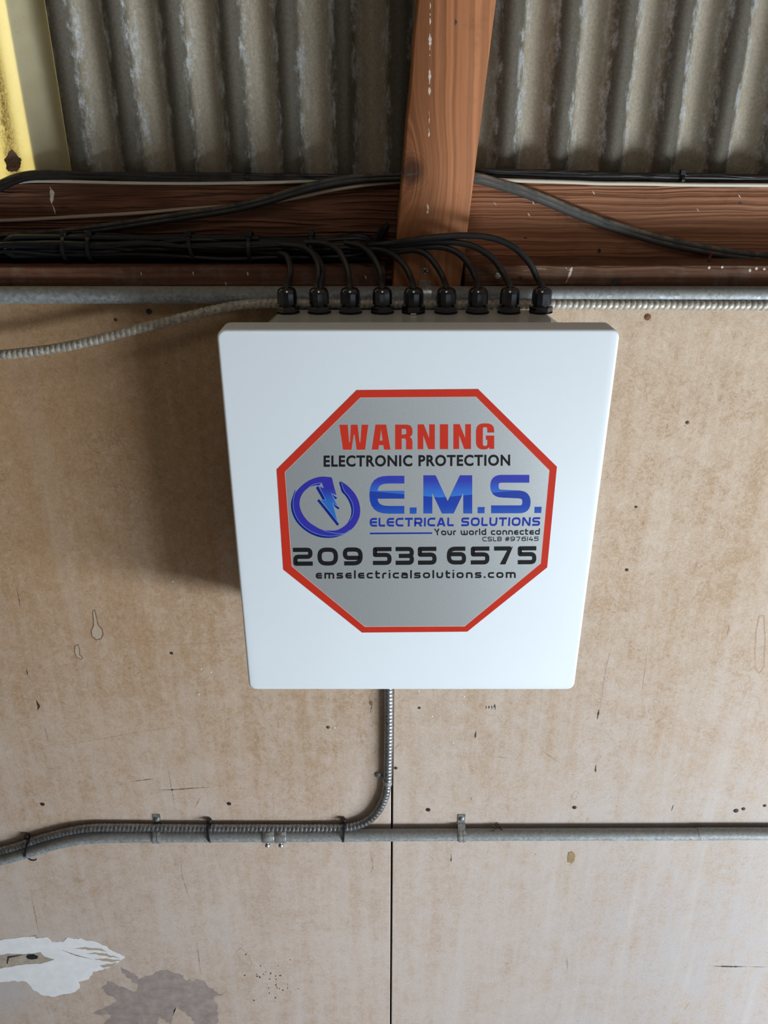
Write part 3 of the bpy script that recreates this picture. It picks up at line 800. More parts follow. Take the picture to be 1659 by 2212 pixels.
for x in (578, 607):
    c = P(x, 1805, yc)
    bm = bmesh.new(); lathe(bm, [(.0035, -.0205), (.0048, -.0195), (.0048, -.016), (.0028, -.0155), (.0028, -.010)], c, 'Z', 10)
    bmesh.ops.rotate(bm, verts=bm.verts, cent=c, matrix=Matrix.Rotation(R(-28), 3, 'X'))
    obj('set_screw', bm, M['screw'], cpl)

def screw_head(parent, c, r=.0045, name='screw'):
    bm = bmesh.new(); lathe(bm, [(r*1.25, 0), (r*1.25, .0008), (r, .001), (r, .0022), (r*.75, .0032), (r*.1, .0034)], c, 'Y', 12)
    s = obj(name, bm, M['screw'], parent)
    return s

def emt_strap(xpx, ypx, label, tab=.030, width=.0135):
    c = P(xpx, ypx, yc)
    rr = REMT + .0003
    path = [Vector((c.x, YW - .0002, c.z + rr + tab))]
    path += [Vector((c.x, YW - .0002, c.z + rr + .006))]
    for k in range(0, 15):
        a = R(80 - k * 13.5)
        path.append(Vector((c.x, yc - rr * math.cos(a), c.z + rr * math.sin(a))))
    path.append(Vector((c.x, YW - .0004, c.z - rr - .0006)))
    bm = bmesh.new(); band(bm, path, (1, 0, 0), width, .0014)
    for s in (-.0035, .0035):      # stiffening ribs pressed into the saddle
        band(bm, [q + Vector((s, 0, 0)) + (Vector((0, q.y - yc, q.z - c.z)).normalized() * .0012) for q in path[2:-1]], (1, 0, 0), .0018, .0009)
    o = obj('pipe_strap', bm, M['strap']); tag(o, label, 'pipe strap', 'metal straps holding the conduits')
    screw_head(o, Vector((c.x, YW - .0016, c.z + rr + tab * .62)))
    return o
emt_strap(340, 1806, 'metal strap on the lower conduit, its screw tab behind the flexible conduit')
emt_strap(997, 1803, 'metal strap on the lower conduit right of the wallboard seam', tab=.026)
emt_strap(918, 637, 'dull metal strap with cross-head screw on the upper conduit behind the glands', tab=.028, width=.016)
up_strap = [o for o in COL.objects if o.name.startswith('pipe_strap')][-1]
up_screw = up_strap.children[-1]
bm = bmesh.new(); sc_ = world_loc(up_screw) + Vector((0, -.0019, 0))
for a in (45, -45):
    v = box(bm, sc_ + Vector((-.0030, -.0003, -.0006)), sc_ + Vector((.0030, .0003, .0006)))
    bmesh.ops.rotate(bm, verts=v, cent=sc_, matrix=Matrix.Rotation(R(a), 3, 'Y'))
obj('screw_slot', bm, M['dark'], up_screw, smooth=False)

# flexible steel conduits
RF = .0066
yf = YW - RF - .0008
yh = 1.0440
upf = [(-900,800,1.040),(-600,790,1.036),(-350,780,1.032),(-160,772,1.030),(-60,770,1.029),(17,765,1.028),(101,755.5,1.026),(169,743.5,1.025),(236,727,1.025),(304,709,1.026),(371,692.5,1.028),(439,675,1.032),(506,661,1.038),(557,656,1.042),(610,655,yh),(720,656,yh),(900,657,yh),(1200,658,yh),(1450,659,yh),(1659,660,yh),(1800,660.5,yh),(2300,662,yh)]
bm = bmesh.new(); flex_tube(bm, yp(upf), RF, .0075, .0021)
o = obj('flexible_conduit', bm, M['flex_old'], angle=180); tag(o, 'dull ribbed flexible metal conduit running behind the glands and sagging at left', 'flexible conduit')
RG = .0078
yg = YW - RG - .0018
lof = [(840,1425,yg),(840,1480,yg),(840,1540,yg),(839.5,1600,yg),(838.5,1650,yg),(837,1690,yg),(831,1722,yg),(816,1752,yg),(795,1772,yg),(768,1783.5,yg),(738,1788,yg),(690,1789,yg),(557,1789,yg),(371,1788.5,yg),(270,1787.5,yg),(202,1788,yg),(152,1794.5,yg),(101,1807,yg),(67.5,1817.5,yg),(34,1829,yg),(0,1838,yg),(-60,1852,yg),(-160,1877,yg),(-260,1891,yg),(-400,1897,yg),(-800,1899,yg)]
bm = bmesh.new(); flex_tube(bm, yp(lof), RG, .0076, .0015)
o = obj('flexible_conduit', bm, M['flex_new'], angle=180); tag(o, 'shiny ribbed flexible metal conduit dropping from the box and bending left', 'flexible conduit')
# one-hole strap on its drop
c = P(837, 1686, yg)
path = [Vector((P(809, 1674, YW).x, YW - .0002, c.z + .004)), Vector((c.x - RG - .004, YW - .0002, c.z + .001))]
for k in range(13):
    a = R(175 - k * 15)
    path.append(Vector((c.x + (RG + .0003) * math.cos(a), yg - (RG + .0003) * math.sin(a), c.z - .0005 * k)))
path.reverse()
bm = bmesh.new(); band(bm, path, (0, 0, 1), .008, .0012)
st = obj('pipe_strap', bm, M['strap']); tag(st, 'small metal strap holding the flexible conduit below the white box', 'pipe strap', 'metal straps holding the conduits')
screw_head(st, P(818, 1674, YW - .0012), .0055)

# ------------------------------------------------------------------ white enclosure
def rrect(x0, x1, z0, z1, y, r, n=7):
    pts = []
    for cx, cz, a0 in ((x1-r, z1-r, 0), (x0+r, z1-r, 90), (x0+r, z0+r, 180), (x1-r, z0+r, 270)):
        for k in range(n + 1):
            a = R(a0 + 90 * k / n)
            pts.append(Vector((cx + r*math.cos(a), y, cz + r*math.sin(a))))
    return pts
LX0, LX1 = P(466.3, 712, YL).x, P(1341.2, 712, YL).x
LZ1 = P(900, 711.5, YL).z; LZ0 = P(900, 1490.5, YL).z
YLB = YL + .037
enc = empty('electrical_enclosure', ((LX0 + LX1) / 2, YW, LZ0))
tag(enc, 'white electrical box on the wall with an octagonal warning label', 'electrical box')
bm = bmesh.new()
rings = []
rf = .0035
for k in range(6):
    a = R(90 * k / 5)
    ins = rf * (1 - math.sin(a)); yy = YL + rf * (1 - math.cos(a))
    rings.append(rrect(LX0 + ins, LX1 - ins, LZ0 + ins, LZ1 - ins, yy, .0105 - ins * .8))
rings = [rrect(LX0, LX1, LZ0, LZ1, YLB, .0105)] + list(reversed(rings))
# inner lip so that the lid is hollow behind
rings = [rrect(LX0 + .003, LX1 - .003, LZ0 + .003, LZ1 - .003, YLB - .006, .009), rrect(LX0 + .003, LX1 - .003, LZ0 + .003, LZ1 - .003, YLB, .009)] + rings
loft(bm, rings)
lid = obj('lid', bm, M['paint'], enc, angle=35)
lid['label'] = 'flat white lid with rounded corners'
BZ1 = CAM.z - .204; BZ0 = LZ0 + .012
bm = bmesh.new()
loft(bm, [rrect(-.141, .2135, BZ0 + .004, BZ1 - .001, 1.034, .012), rrect(-.1495, .2190, BZ0, BZ1, YLB + .004, .012), rrect(-.152, .2215, BZ0, BZ1 + .001, YLB - .002, .012)])
obj('body', bm, M['body'], enc, angle=35)

for fx in (-.10, .17):
    for fz in (BZ0 + .03, BZ1 - .06):
        bm = bmesh.new(); box(bm, (fx - .015, 1.033, fz - .012), (fx + .015, YW - .0002, fz + .012), .002, 1); obj('mounting_foot', bm, M['body'], enc)
# cable glands on the roof of the box
GX = [622, 690, 757, 826, 893, 963, 1031, 1099, 1168]
YG = 1.016
def hexnut(bm, c, r, z0, z1, sides, rot, ch=.0008):
    rings = []
    for rr, z in ((r - ch, z0), (r, z0 + ch), (r, z1 - ch), (r - ch, z1)):
        rings.append([Vector((c.x + rr*math.cos(2*math.pi*k/sides + rot), c.y + rr*math.sin(2*math.pi*k/sides + rot), c.z + z)) for k in range(sides)])
    loft(bm, rings)
gland_top = []
for i, gx in enumerate(GX):
    px = P(gx, 674, YG); c = Vector((px.x, YG, BZ1))
    rot = random.uniform(0, 1)
    bm = bmesh.new(); hexnut(bm, c, .0148, 0.0007, .0076, 6, rot)
    g = obj('cable_gland', bm, M['nylon'], enc, angle=25)
    bm = bmesh.new(); lathe(bm, [(.0150, 0), (.0150, .0007), (.0125, .0009)], c, 'Z', 24); obj('washer', bm, M['rubber'], g)
    bm = bmesh.new(); lathe(bm, [(.0112, .0070), (.0112, .0082), (.0100, .0086), (.0100, .0118)], c, 'Z', 24); obj('collar', bm, M['nylon'], g)
    bm = bmesh.new()
    rings = []
    sides = 24
    for rr, z, fl in ((.0112, .0100, 0), (.0127, .0108, 1), (.0126, .0235, 1), (.0123, .0245, .7), (.0118, .0262, 0), (.0108, .0282, 0), (.0092, .0298, 0), (.0070, .0306, 0), (.0050, .0306, 0), (.0046, .0296, 0)):
        ring = []
        for k in range(sides):
            a = 2*math.pi*k/sides + rot
            # twelve shallow facets around the grip of the dome nut
            q = rr * (1 - fl * (0.045 if k % 2 else 0.0))
            ring.append(Vector((c.x + q*math.cos(a), c.y + q*math.sin(a), c.z + z)))
        rings.append(ring)
    loft(bm, rings); obj('dome_nut', bm, M['nylon'], g, angle=14)
    gland_top.append(c + Vector((0, 0, .0295)))
bm = bmesh.new(); box(bm, (P(887, 683, YG - .014).x, YG - .0153, BZ1), (P(899, 683, YG - .014).x, YG - .0145, BZ1 + .0012)); obj('paper_scrap', bm, M['gypsum'], enc, smooth=False)

# ------------------------------------------------------------------ warning label on the lid
OUT = [(770.6,842.7),(1033,840.4),(1203,1008),(1182,1225.5),(1009.4,1364.3),(782,1366.3),(612,1230.5),(597.7,1014)]
INN = [(778.7,859.7),(1027.5,857.8),(1185.7,1016),(1167,1216.6),(1003.2,1352),(788.3,1352.8),(631.3,1222.7),(616.3,1019.8)]
def lidp(x, y, off): return P(x, y, YL) - Vector((0, off, 0))
bm = bmesh.new(); prism_y(bm, [lidp(x, y, 0) for x, y in OUT], .0003)
stk = obj('warning_label', bm, M['red'], enc, smooth=False)
stk['label'] = 'octagonal red-bordered silver warning label with black and blue lettering'
cx = sum(p[0] for p in INN) / 8; cy = sum(p[1] for p in INN) / 8
bm = bmesh.new(); prism_y(bm, [lidp(cx + (x-cx)*1.0045, cy + (y-cy)*1.0045, .0003) for x, y in INN], .00004); obj('pale_edge', bm, M['pale'], stk, smooth=False)
bm = bmesh.new(); prism_y(bm, [lidp(x, y, .00034) for x, y in INN], .00004); obj('silver_field', bm, M['silver'], stk, smooth=False)
OFF = .00042

def fillet(path, seg=6):
    """path of (x, y, r): round the corners"""
    n = len(path); out = []
    for i, (x, y, r) in enumerate(path):
        if i in (0, n - 1) or r <= 0: out.append(Vector((x, y))); continue
        p = Vector((x, y)); a = Vector(path[i-1][:2]); b = Vector(path[i+1][:2])
        da, db = (a - p), (b - p)
        k = min(r, da.length * (1.0 if i == 1 else .5), db.length * (1.0 if i == n-2 else .5))
        p0 = p + da.normalized() * k; p1 = p + db.normalized() * k
        for j in range(seg + 1):
            t = j / seg
            # conic close to a superellipse
            q = p0 * (1-t)**2 + p * (2*t*(1-t)) * 1.15 + p1 * t**2
            out.append(q / ((1-t)**2 + 2*t*(1-t)*1.15 + t**2))
    res = [out[0]]
    for q in out[1:]:
        if (q - res[-1]).length > 1e-4: res.append(q)
    return res

def ribbon(path, t, closed=False):
    """list of quads for a stroke of thickness t"""
    q = path; n = len(q); L = []; Rr = []
    for i in range(n):
        if closed: d0 = (q[i] - q[i-1]); d1 = (q[(i+1) % n] - q[i])
        else:
            d0 = q[i] - q[i-1] if i else q[1] - q[0]
            d1 = q[i+1] - q[i] if i < n-1 else q[i] - q[i-1]
        d0 = d0.normalized(); d1 = d1.normalized()
        n0 = Vector((-d0.y, d0.x)); n1 = Vector((-d1.y, d1.x))
        m = (n0 + n1)
        if m.length < 1e-6: m = n0
        m.normalize(); w = t / 2 / max(0.35, m.dot(n0))
        L.append(q[i] + m * w); Rr.append(q[i] - m * w)
    return [(L[i], Rr[i], Rr[(i+1) % n], L[(i+1) % n]) for i in range(n if closed else n-1)]

def closed_round(x0, x1, y0, y1, r):
    pts = []
    mx = (x0 + x1) / 2
    p = fillet([(mx, y0, 0), (x1, y0, r), (x1, y1, r), (x0, y1, r), (x0, y0, r), (mx, y0, 0)])
    return p[:-1]

def glyph(ch, t):
    """width and polygons of one letter of the wide rounded face; cap height 1, stroke t"""
    h = t / 2; T, B, Mi = 1 - h, h, .5
    S = []      # strokes: (path, closed)
    G = []      # polygons
    def s(*pts): S.append((fillet([p if len(p) == 3 else (*p, 0) for p in pts]), False))
    def diag(xa, xb, tw):  # a stroke cut flat at cap line and baseline
        G.append([Vector((xa - tw/2, 0)), Vector((xa + tw/2, 0)), Vector((xb + tw/2, 1)), Vector((xb - tw/2, 1))])
    X = .72     # x height
    XT = X - h
    XM = X / 2
    w = 1.0
    if ch == 'E': w = .92; s((w,T),(h,T,.42),(h,B,.42),(w,B)); s((h,Mi),(w,Mi))
    elif ch == 'L': w = .82; s((h,1),(h,B,.16),(w,B))
    elif ch == 'C': w = .98; s((w,T),(h,T,.42),(h,B,.42),(w,B))
    elif ch == 'T': w = .98; s((0,T),(w,T)); s((w/2,T),(w/2,0))
    elif ch == 'R': w = 1.02; s((h,0),(h,T),(w-h,T,.3),(w-h,.40,.3),(h,.40)); G.append([Vector((w*.45,.42)),Vector((w*.45+t*1.3,.42)),Vector((w,0)),Vector((w-t*1.35,0))])
    elif ch in 'I1': w = t; s((h,0),(h,1))
    elif ch == 'A': w = 1.12; diag(t*.6, w/2 - t*.12, t*1.15); diag(w - t*.6, w/2 + t*.12, t*1.15); s((w*.22,.27),(w*.78,.27))
    elif ch == 'S': w = 1.0; s((w*.97,T),(h,T,.32),(h,Mi+.02,.32),(w-h,Mi-.02,.32),(w-h,B,.32),(0.02,B))
    elif ch in 'O0': w = 1.12; S.append((closed_round(h, w-h, B, T, .46), True))
    elif ch == 'U': w = 1.0; s((h,1),(h,B,.42),(w-h,B,.42),(w-h,1))
    elif ch == 'N': w = 1.06; s((h,0),(h,1)); s((w-h,0),(w-h,1)); diag(w - t*.62, t*.62, t*1.2)
    elif ch == 'M':
        w = 1.28; s((h,0),(h,1)); s((w-h,0),(w-h,1)); diag(w/2, t*.72, t*1.3); diag(w/2, w - t*.72, t*1.3)
    elif ch == 'B': w = .98; s((h,Mi),(w-h*1.1,Mi,.22),(w-h*1.1,T,.22),(h,T)); s((h,B),(w-h,B,.25),(w-h,Mi,.25),(h,Mi)); s((h,0),(h,1))
    elif ch == '#': w = .95; diag(w*.22, w*.42, t*.9); diag(w*.58, w*.78, t*.9); s((0,.66),(w,.66)); s((0,.33),(w,.33))
    elif ch == '2': w = 1.06; s((0,T),(w-h,T,.3),(w-h,Mi,.3),(h,Mi,.3),(h,B,.04),(w,B))
    elif ch == '3': w = 1.02; s((0,T),(w-h,T,.3),(w-h,Mi,.25),(.18,Mi)); s((.18,Mi),(w-h,Mi,.25),(w-h,B,.3),(0,B))
    elif ch == '5': w = 1.04; s((w,T),(h,T,.03),(h,Mi+.06,.03),(w-h,Mi+.06,.3),(w-h,B,.3),(0,B))
    elif ch == '6': w = 1.08; s((w*.96,T),(h,T,.42),(h,B,.36),(w-h,B,.3),(w-h,.58,.3),(h+.05,.58))
    elif ch == '9': w = 1.08; s((w*.06,B),(w-h,B,.42),(w-h,T,.36),(h,T,.3),(h,.42,.3),(w-h-.05,.42))
    elif ch == '7': w = 1.06; s((0,T),(w-h,T)); G.append([Vector((w*.30,0)),Vector((w*.30+t*1.35,0)),Vector((w,1)),Vector((w-t*1.35,1-t*.9))])
    elif ch == '4': w = 1.0; s((0,.30),(w,.30)); s((w*.70,0),(w*.70,.62)); G.append([Vector((0,.30)),Vector((t*.9,.30)),Vector((w*.58,1)),Vector((w*.58-t*1.1,1))])
    elif ch == '.': w = t * 1.05; G.append([Vector((0,0)),Vector((w,0)),Vector((w,t*1.0)),Vector((0,t*1.0))])
    elif ch == 'Y': w = .95; G.append([Vector((0,1)),Vector((t*1.2,1)),Vector((w/2+t*.55,.45)),Vector((w/2-t*.55,.45))]); G.append([Vector((w-t*1.2,1)),Vector((w,1)),Vector((w/2+t*.55,.45)),Vector((w/2-t*.55,.45))]); s((w/2,0),(w/2,.5))
    elif ch == 'e': w = .74; s((w,B),(h,B,.28),(h,XT,.28),(w-h*.4,XT)); s((h,XM),(w,XM))
    elif ch == 'm': w = 1.16; s((h,0),(h,X)); s((h,XT),(w-h,XT,.22),(w-h,0)); s((w/2,XT),(w/2,0))
    elif ch == 's': w = .76; s((w*.96,XT),(h,XT,.2),(h,XM+.01,.2),(w-h,XM-.01,.2),(w-h,B,.2),(0,B))
    elif ch == 'l': w = t; s((h,0),(h,1))
    elif ch == 'c': w = .72; s((w,XT),(h,XT,.28),(h,B,.28),(w,B))
    elif ch == 't': w = .56; s((.16,.95),(.16,B,.16),(w,B)); s((0,XT),(w,XT))
    elif ch == 'r': w = .50; s((h,0),(h,XT,.24),(w,XT))
    elif ch == 'i': w = t; s((h,0),(h,X)); G.append([Vector((0,.86)),Vector((t,.86)),Vector((t,1.0)),Vector((0,1.0))])
    elif ch == 'a': w = .78; s((.06,XT),(w-h,XT,.22),(w-h,0)); s((w-h,B),(h,B,.16),(h,.44,.16),(w-h,.44))
    elif ch == 'o': w = .84; S.append((closed_round(h, w-h, B, XT, .32), True))
    elif ch == 'u': w = .78; s((h,X),(h,B,.26),(w-h,B,.26),(w-h,X))
    elif ch == 'n': w = .78; s((h,0),(h,XT,.12),(w-h,XT,.26),(w-h,0))
    elif ch == 'w': w = 1.16; s((h,X),(h,B,.2),(w-h,B,.2),(w-h,X)); s((w/2,X),(w/2,B))
    elif ch == 'd': w = .80; s((w-h,1),(w-h,0)); s((w-h,XT),(h,XT,.28),(h,B,.28),(w-h,B))
    elif ch == ' ': w = .50
    polys = [(g, 0) for g in G]
    for lv, (p, c) in enumerate(S): polys += [(g, lv + 1) for g in ribbon(p, t, c)]
    for k, g in enumerate(G): polys[k] = (g, len(S) + 1 + k)
    return w, polys

def text_line(name, txt, quad, t, mat, gap=.2, parent=None, z=OFF, space=None):
    """lay a line of letters into a pixel quad: top-left, top-right, bottom-right, bottom-left"""
    tl, tr, br, bl = [Vector(q) for q in quad]
    items = []; x = 0.0
    for i, ch in enumerate(txt):
        w, pol = glyph(ch, t)
        if ch == ' ' and space is not None: w = space
        items.append((x, pol)); x += w + gap
    total = x - gap
    bm = bmesh.new()
    for x0, pol in items:
        for pg, lv in pol:
            vs = []
            for v in pg:
                u = (x0 + v.x) / total
                a = tl.lerp(tr, u); b = bl.lerp(br, u)
                q = b.lerp(a, v.y)
                vs.append(bm.verts.new(lidp(q.x, q.y, z + lv * 2.5e-5)))
            try: bm.faces.new(vs)
            except ValueError: pass
    bmesh.ops.recalc_face_normals(bm, faces=bm.faces)
    for f in bm.faces:
        if f.normal.y > 0: f.normal_flip()
    return finish_flat(name, bm, mat, parent or stk)

def finish_flat(name, bm, mat, parent):
    lo = Vector((min(v.co[i] for v in bm.verts) for i in range(3))); hi = Vector((max(v.co[i] for v in bm.verts) for i in range(3)))
    c = (lo + hi) / 2
    bmesh.ops.translate(bm, verts=bm.verts, vec=-c)
    me = bpy.data.meshes.new(name); bm.to_mesh(me); bm.free(); me.materials.append(mat)
    o = bpy.data.objects.new(name, me); COL.objects.link(o)
    o.parent = parent; o.location = c - world_loc(parent)
    return o

def flat_poly(name, polys, mat, parent=None, z=OFF):
    bm = bmesh.new()
    for pg in polys:
        bm.faces.new([bm.verts.new(lidp(q[0], q[1], z + (q[2] if len(q) > 2 else 0))) for q in pg])
    for f in bm.faces:
        f.normal_update()
        if f.normal.y > 0: f.normal_flip()
    return finish_flat(name, bm, mat, parent or stk)

# WARNING: heavy condensed red capitals, each drawn in its own box
def wg(ch):
    if ch == 'W': return [[(0,1),(.29,1),(.34,.30),(.37,.30),(.40,1),(.63,1),(.70,.30),(.73,.30),(.77,1),(1,1),(.89,0),(.60,0),(.53,.60),(.50,.60),(.42,0),(.13,0)]]
    if ch == 'A': return [[(0,0),(.20,1),(.50,1),(.50,.80),(.43,.38),(.43,.36),(.50,.36),(.50,.18),(.39,.18),(.35,0)], [(1,0),(.77,1),(.50,1),(.50,.80),(.58,.38),(.58,.36),(.50,.36),(.50,.18),(.62,.18),(.66,0)]]
    if ch == 'R': return [[(0,0),(.38,0),(.38,1),(0,1)], [(.38,1),(.70,1),(.86,.97),(.97,.88),(1,.76),(1,.66),(.96,.57),(.86,.51),(.86,.49),(.62,.49),(.64,.62),(.64,.76),(.60,.83),(.38,.83)],
                         [(.38,.59),(.64,.62),(.62,.49),(.58,.44),(.38,.44)], [(.62,.49),(.86,.49),(.97,.42),(1,.32),(1,0),(.63,0),(.63,.36),(.58,.44)]]
    if ch == 'N': return [[(0,0),(.33,0),(.33,1),(0,1)], [(.67,0),(1,0),(1,1),(.67,1)], [(.33,1),(.33,.55),(.62,0),(.67,0),(.67,.45),(.36,1)]]
    if ch == 'I': return [[(0,0),(1,0),(1,1),(0,1)]]
    if ch == 'G':
        return [[(.38,.84),(.38,.18),(.42,.13),(.50,.12),(.50,-.02),(.30,-.02),(.14,.03),(.04,.12),(0,.25),(0,.74),(.04,.88),(.15,.98),(.34,1.03),(.50,1.03),(.50,.88),(.42,.87)],
                [(.50,1.03),(.68,1.03),(.86,.98),(.96,.90),(1,.78),(1,.66),(.62,.66),(.62,.82),(.58,.87),(.50,.88)],
                [(.54,.54),(1,.54),(1,0),(.74,0),(.72,.07),(.62,0),(.50,-.02),(.50,.12),(.58,.13),(.62,.18),(.62,.37),(.54,.37)]]
boxes = [('W',733,795.5,917.3,971.2),('A',803,843.5,917,971),('R',853.4,891,917,970.6),('N',902,939.4,916.4,970.2),('I',950,968,916.2,970),('N',979.2,1017.4,916,969.8),('G',1028,1067.5,916,969.6)]
polys = []; halo = []
for ch, x0, x1, y0, y1 in boxes:
    for pg in wg(ch):
        polys.append([(x0 + (x1-x0)*u, y1 + (y0-y1)*v) for u, v in pg])
flat_poly('warning_lettering', polys, M['red'])

# ELECTRONIC PROTECTION: plain humanist capitals from the built-in typeface
def font_line(name, txt, quad, mat, bold=.034, spacing=1.12):
    fc = bpy.data.curves.new('lettering_curve', 'FONT'); fc.body = txt; fc.offset = bold; fc.space_character = spacing; fc.resolution_u = 4
    fo = bpy.data.objects.new('lettering_curve', fc); COL.objects.link(fo)
    dg = bpy.context.evaluated_depsgraph_get()
    me = bpy.data.meshes.new_from_object(fo.evaluated_get(dg))
    bpy.data.objects.remove(fo); bpy.data.curves.remove(fc)
    bm = bmesh.new(); bm.from_mesh(me); bpy.data.meshes.remove(me)
    xs = [v.co.x for v in bm.verts]; ys = [v.co.y for v in bm.verts]
    x0, x1, y0, y1 = min(xs), max(xs), min(ys), max(ys)
    tl, tr, br, bl = [Vector(q) for q in quad]
    for v in bm.verts:
        u = (v.co.x - x0) / (x1 - x0); w = (v.co.y - y0) / (y1 - y0)
        q = bl.lerp(br, u).lerp(tl.lerp(tr, u), w)
        v.co = lidp(q.x, q.y, OFF)
    for f in bm.faces:
        f.normal_update()
        if f.normal.y > 0: f.normal_flip()
    return finish_flat(name, bm, mat, stk)
font_line('protection_lettering', 'ELECTRONIC PROTECTION', [(699,983.5),(1102,981.5),(1102,1006),(699,1008.5)], M['black_print'])

# big initials with a printed gradient
za, zb = lidp(900, 1026, 0).z, lidp(900, 1110, 0).z
zmid = (za + zb) / 2
grad = print_gradient(za - zmid, zb - zmid)
def ems(ch, x0, x1, y0, y1):
    w, pol = glyph(ch, .205 if ch == 'S' or ch == 'E' else .235)
    return [[(x0 + (x1-x0) * v.x / w, y1 + (y0-y1) * v.y, lv * 2.5e-5) for v in pg] for pg, lv in pol]
pol = ems('E', 798, 873.5, 1027.5, 1109.5)
pol += ems('M', 914.5, 1020, 1026.5, 1109)
pol += ems('S', 1059, 1146, 1025.5, 1108.5)
pol += [[(885,1096),(900,1096),(899.6,1109.5),(885,1109.5)], [(1031.7,1095),(1047,1095),(1046.5,1108.5),(1031.3,1108.5)], [(1154.5,1094.5),(1170,1094.5),(1169,1108),(1154,1108)]]
flat_poly('initials_lettering', pol, grad)
text_line('trade_lettering', 'ELECTRICAL SOLUTIONS', [(798.5,1118.5),(1167.5,1117),(1166,1135.5),(798.5,1137.5)], .235, M['blue'], .19, space=.55)
text_line('slogan_lettering', 'Your world connected', [(937,1141.8),(1166.5,1141),(1165.5,1154.6),(939,1156)], .20, M['black_print'], .17, space=.42)
flat_poly('slogan_rule', [[(799,1150.3),(933.5,1149.6),(933.5,1153),(799,1154)]], M['blue'])
text_line('licence_lettering', 'CSLB #976145', [(1042,1159.3),(1164,1158.8),(1163,1168.3),(1042,1169)], .19, M['black_print'], .22, space=.40)
text_line('phone_lettering', '209', [(632.5,1183),(783.5,1182),(783.5,1221),(634,1222)], .235, M['black_print'], .26)
text_line('phone_lettering', '535', [(805.5,1181.5),(942.5,1180.7),(943.5,1219.5),(805.5,1220.3)], .235, M['black_print'], .22)
text_line('phone_lettering', '6575', [(965,1180.6),(1158.5,1179.5),(1158.5,1218.5),(965,1219.4)], .235, M['black_print'], .26)
text_line('address_lettering', 'emselectricalsolutions.com', [(682,1232),(1114,1230.5),(1114,1248),(682,1249.8)], .205, M['black_print'], .26)

# ring and lightning bolt logo, traced from the crop at 9.217 times
def lg(pts): return [(620 + x / 9.217, 1010 + y / 9.217) for x, y in pts]
def sm(pts, n=4):
    v = spline([Vector((x, y, 0)) for x, y in pts], 22)
    return [(q.x, q.y) for q in v]
o_out = sm([(885,190),(700,178),(540,210),(380,290),(230,420),(120,570),(80,720),(95,870),(165,1040),(290,1190),(450,1305),(640,1380),(830,1398),(1000,1375),(1180,1300),(1330,1180),(1430,1010),(1458,850),(1430,680),(1360,530),(1250,400),(1160,325),(1075,270)])
o_in = sm([(1090,480),(1170,570),(1240,690),(1280,830),(1270,960),(1220,1080),(1130,1170),(1000,1240),(860,1252),(700,1235),(560,1165),(420,1065),(310,920),(255,770),(260,630),(320,500),(420,405),(540,358),(645,350)])
ring_poly = o_out + [(1035,300)] + o_in
flat_poly('logo', [lg(o_out + [(1035,300),(1065,395)] + o_in + [(690,300),(725,400),(770,420),(950,420),(925,330),(905,235)])], M['blue_logo'])
# lower rim of the ring, drawn darker
rim = sm([(160,440),(105,600),(80,720),(95,870),(165,1040),(290,1190),(450,1305),(640,1380),(830,1398),(1000,1375),(1160,1310),(1260,1240)])
rin = sm([(1260,1232),(1140,1310),(1000,1348),(830,1360),(660,1335),(480,1265),(330,1160),(210,1020),(140,860),(122,720),(135,590),(170,460)])
flat_poly('logo', [lg(rim + rin)], M['blue_dark'], z=OFF + .00003)
inr = sm([(1065,395),(1090,480),(1170,570),(1240,690),(1280,830),(1270,960),(1220,1080)])
inr2 = sm([(1250,1060),(1310,940),(1320,800),(1290,680),(1215,550),(1135,450),(1082,290)])
flat_poly('logo', [lg([(1035,300)] + inr + inr2 + [(1075,270)])], M['blue_dark'], z=OFF + .00003)
def fine(pts, w):
    v = [Vector(q) for q in pts]
    return [[(a.x, a.y) for a in quad] for quad in ribbon(v, w)]
lines = []
for pts in (rin, inr2, sm([(420,400),(520,335),(620,308),(690,300)]) , [(690,300),(725,400),(640,372)], sm([(710,1240),(850,1285),(1000,1308),(1130,1310)])):
    lines += fine(lg(pts), 1.0)
kb = NT('bolt_gradient_print')
bq = kb.n.new('ShaderNodeMapRange'); kb.l.new(kb.sep()[2], bq.inputs[0]); bq.inputs[1].default_value = -.022; bq.inputs[2].default_value = .022
kb.set(Base_Color=kb.ramp(bq.outputs[0], [(0.1, (0.025, 0.16, 0.50)), (0.55, (0.028, 0.15, 0.52)), (0.8, (0.030, 0.07, 0.42)), (1.0, (0.035, 0.032, 0.36))]), Roughness=0.35)
kb.b.inputs['Specular IOR Level'].default_value = 0.25
bolt_print = kb.m
# bolt: dark thickness behind, mid-blue face in front
flat_poly('logo', [lg([(620,362),(575,400),(705,630),(770,640)]), lg([(640,625),(600,655),(1000,1158),(1040,1115)]), lg([(880,510),(965,632),(1005,600)]), lg([(912,705),(955,780),(1020,832),(1050,798)])], M['blue_dark'], z=OFF + .00005)
flat_poly('logo', [lg([(645,365),(725,400),(950,420),(985,545),(880,510),(1005,755),(912,705),(1010,1075),(670,635),(770,640)])], bolt_print, z=OFF + .00007)
for pts in ([(640,372),(770,640),(670,635),(1030,1110)], [(1008,1080),(912,705),(1050,798)], [(1005,755),(880,510),(1005,600)]):
    lines += fine(lg(pts), 0.9)
flat_poly('logo', lines, M['blue_light'], z=OFF + .0001)

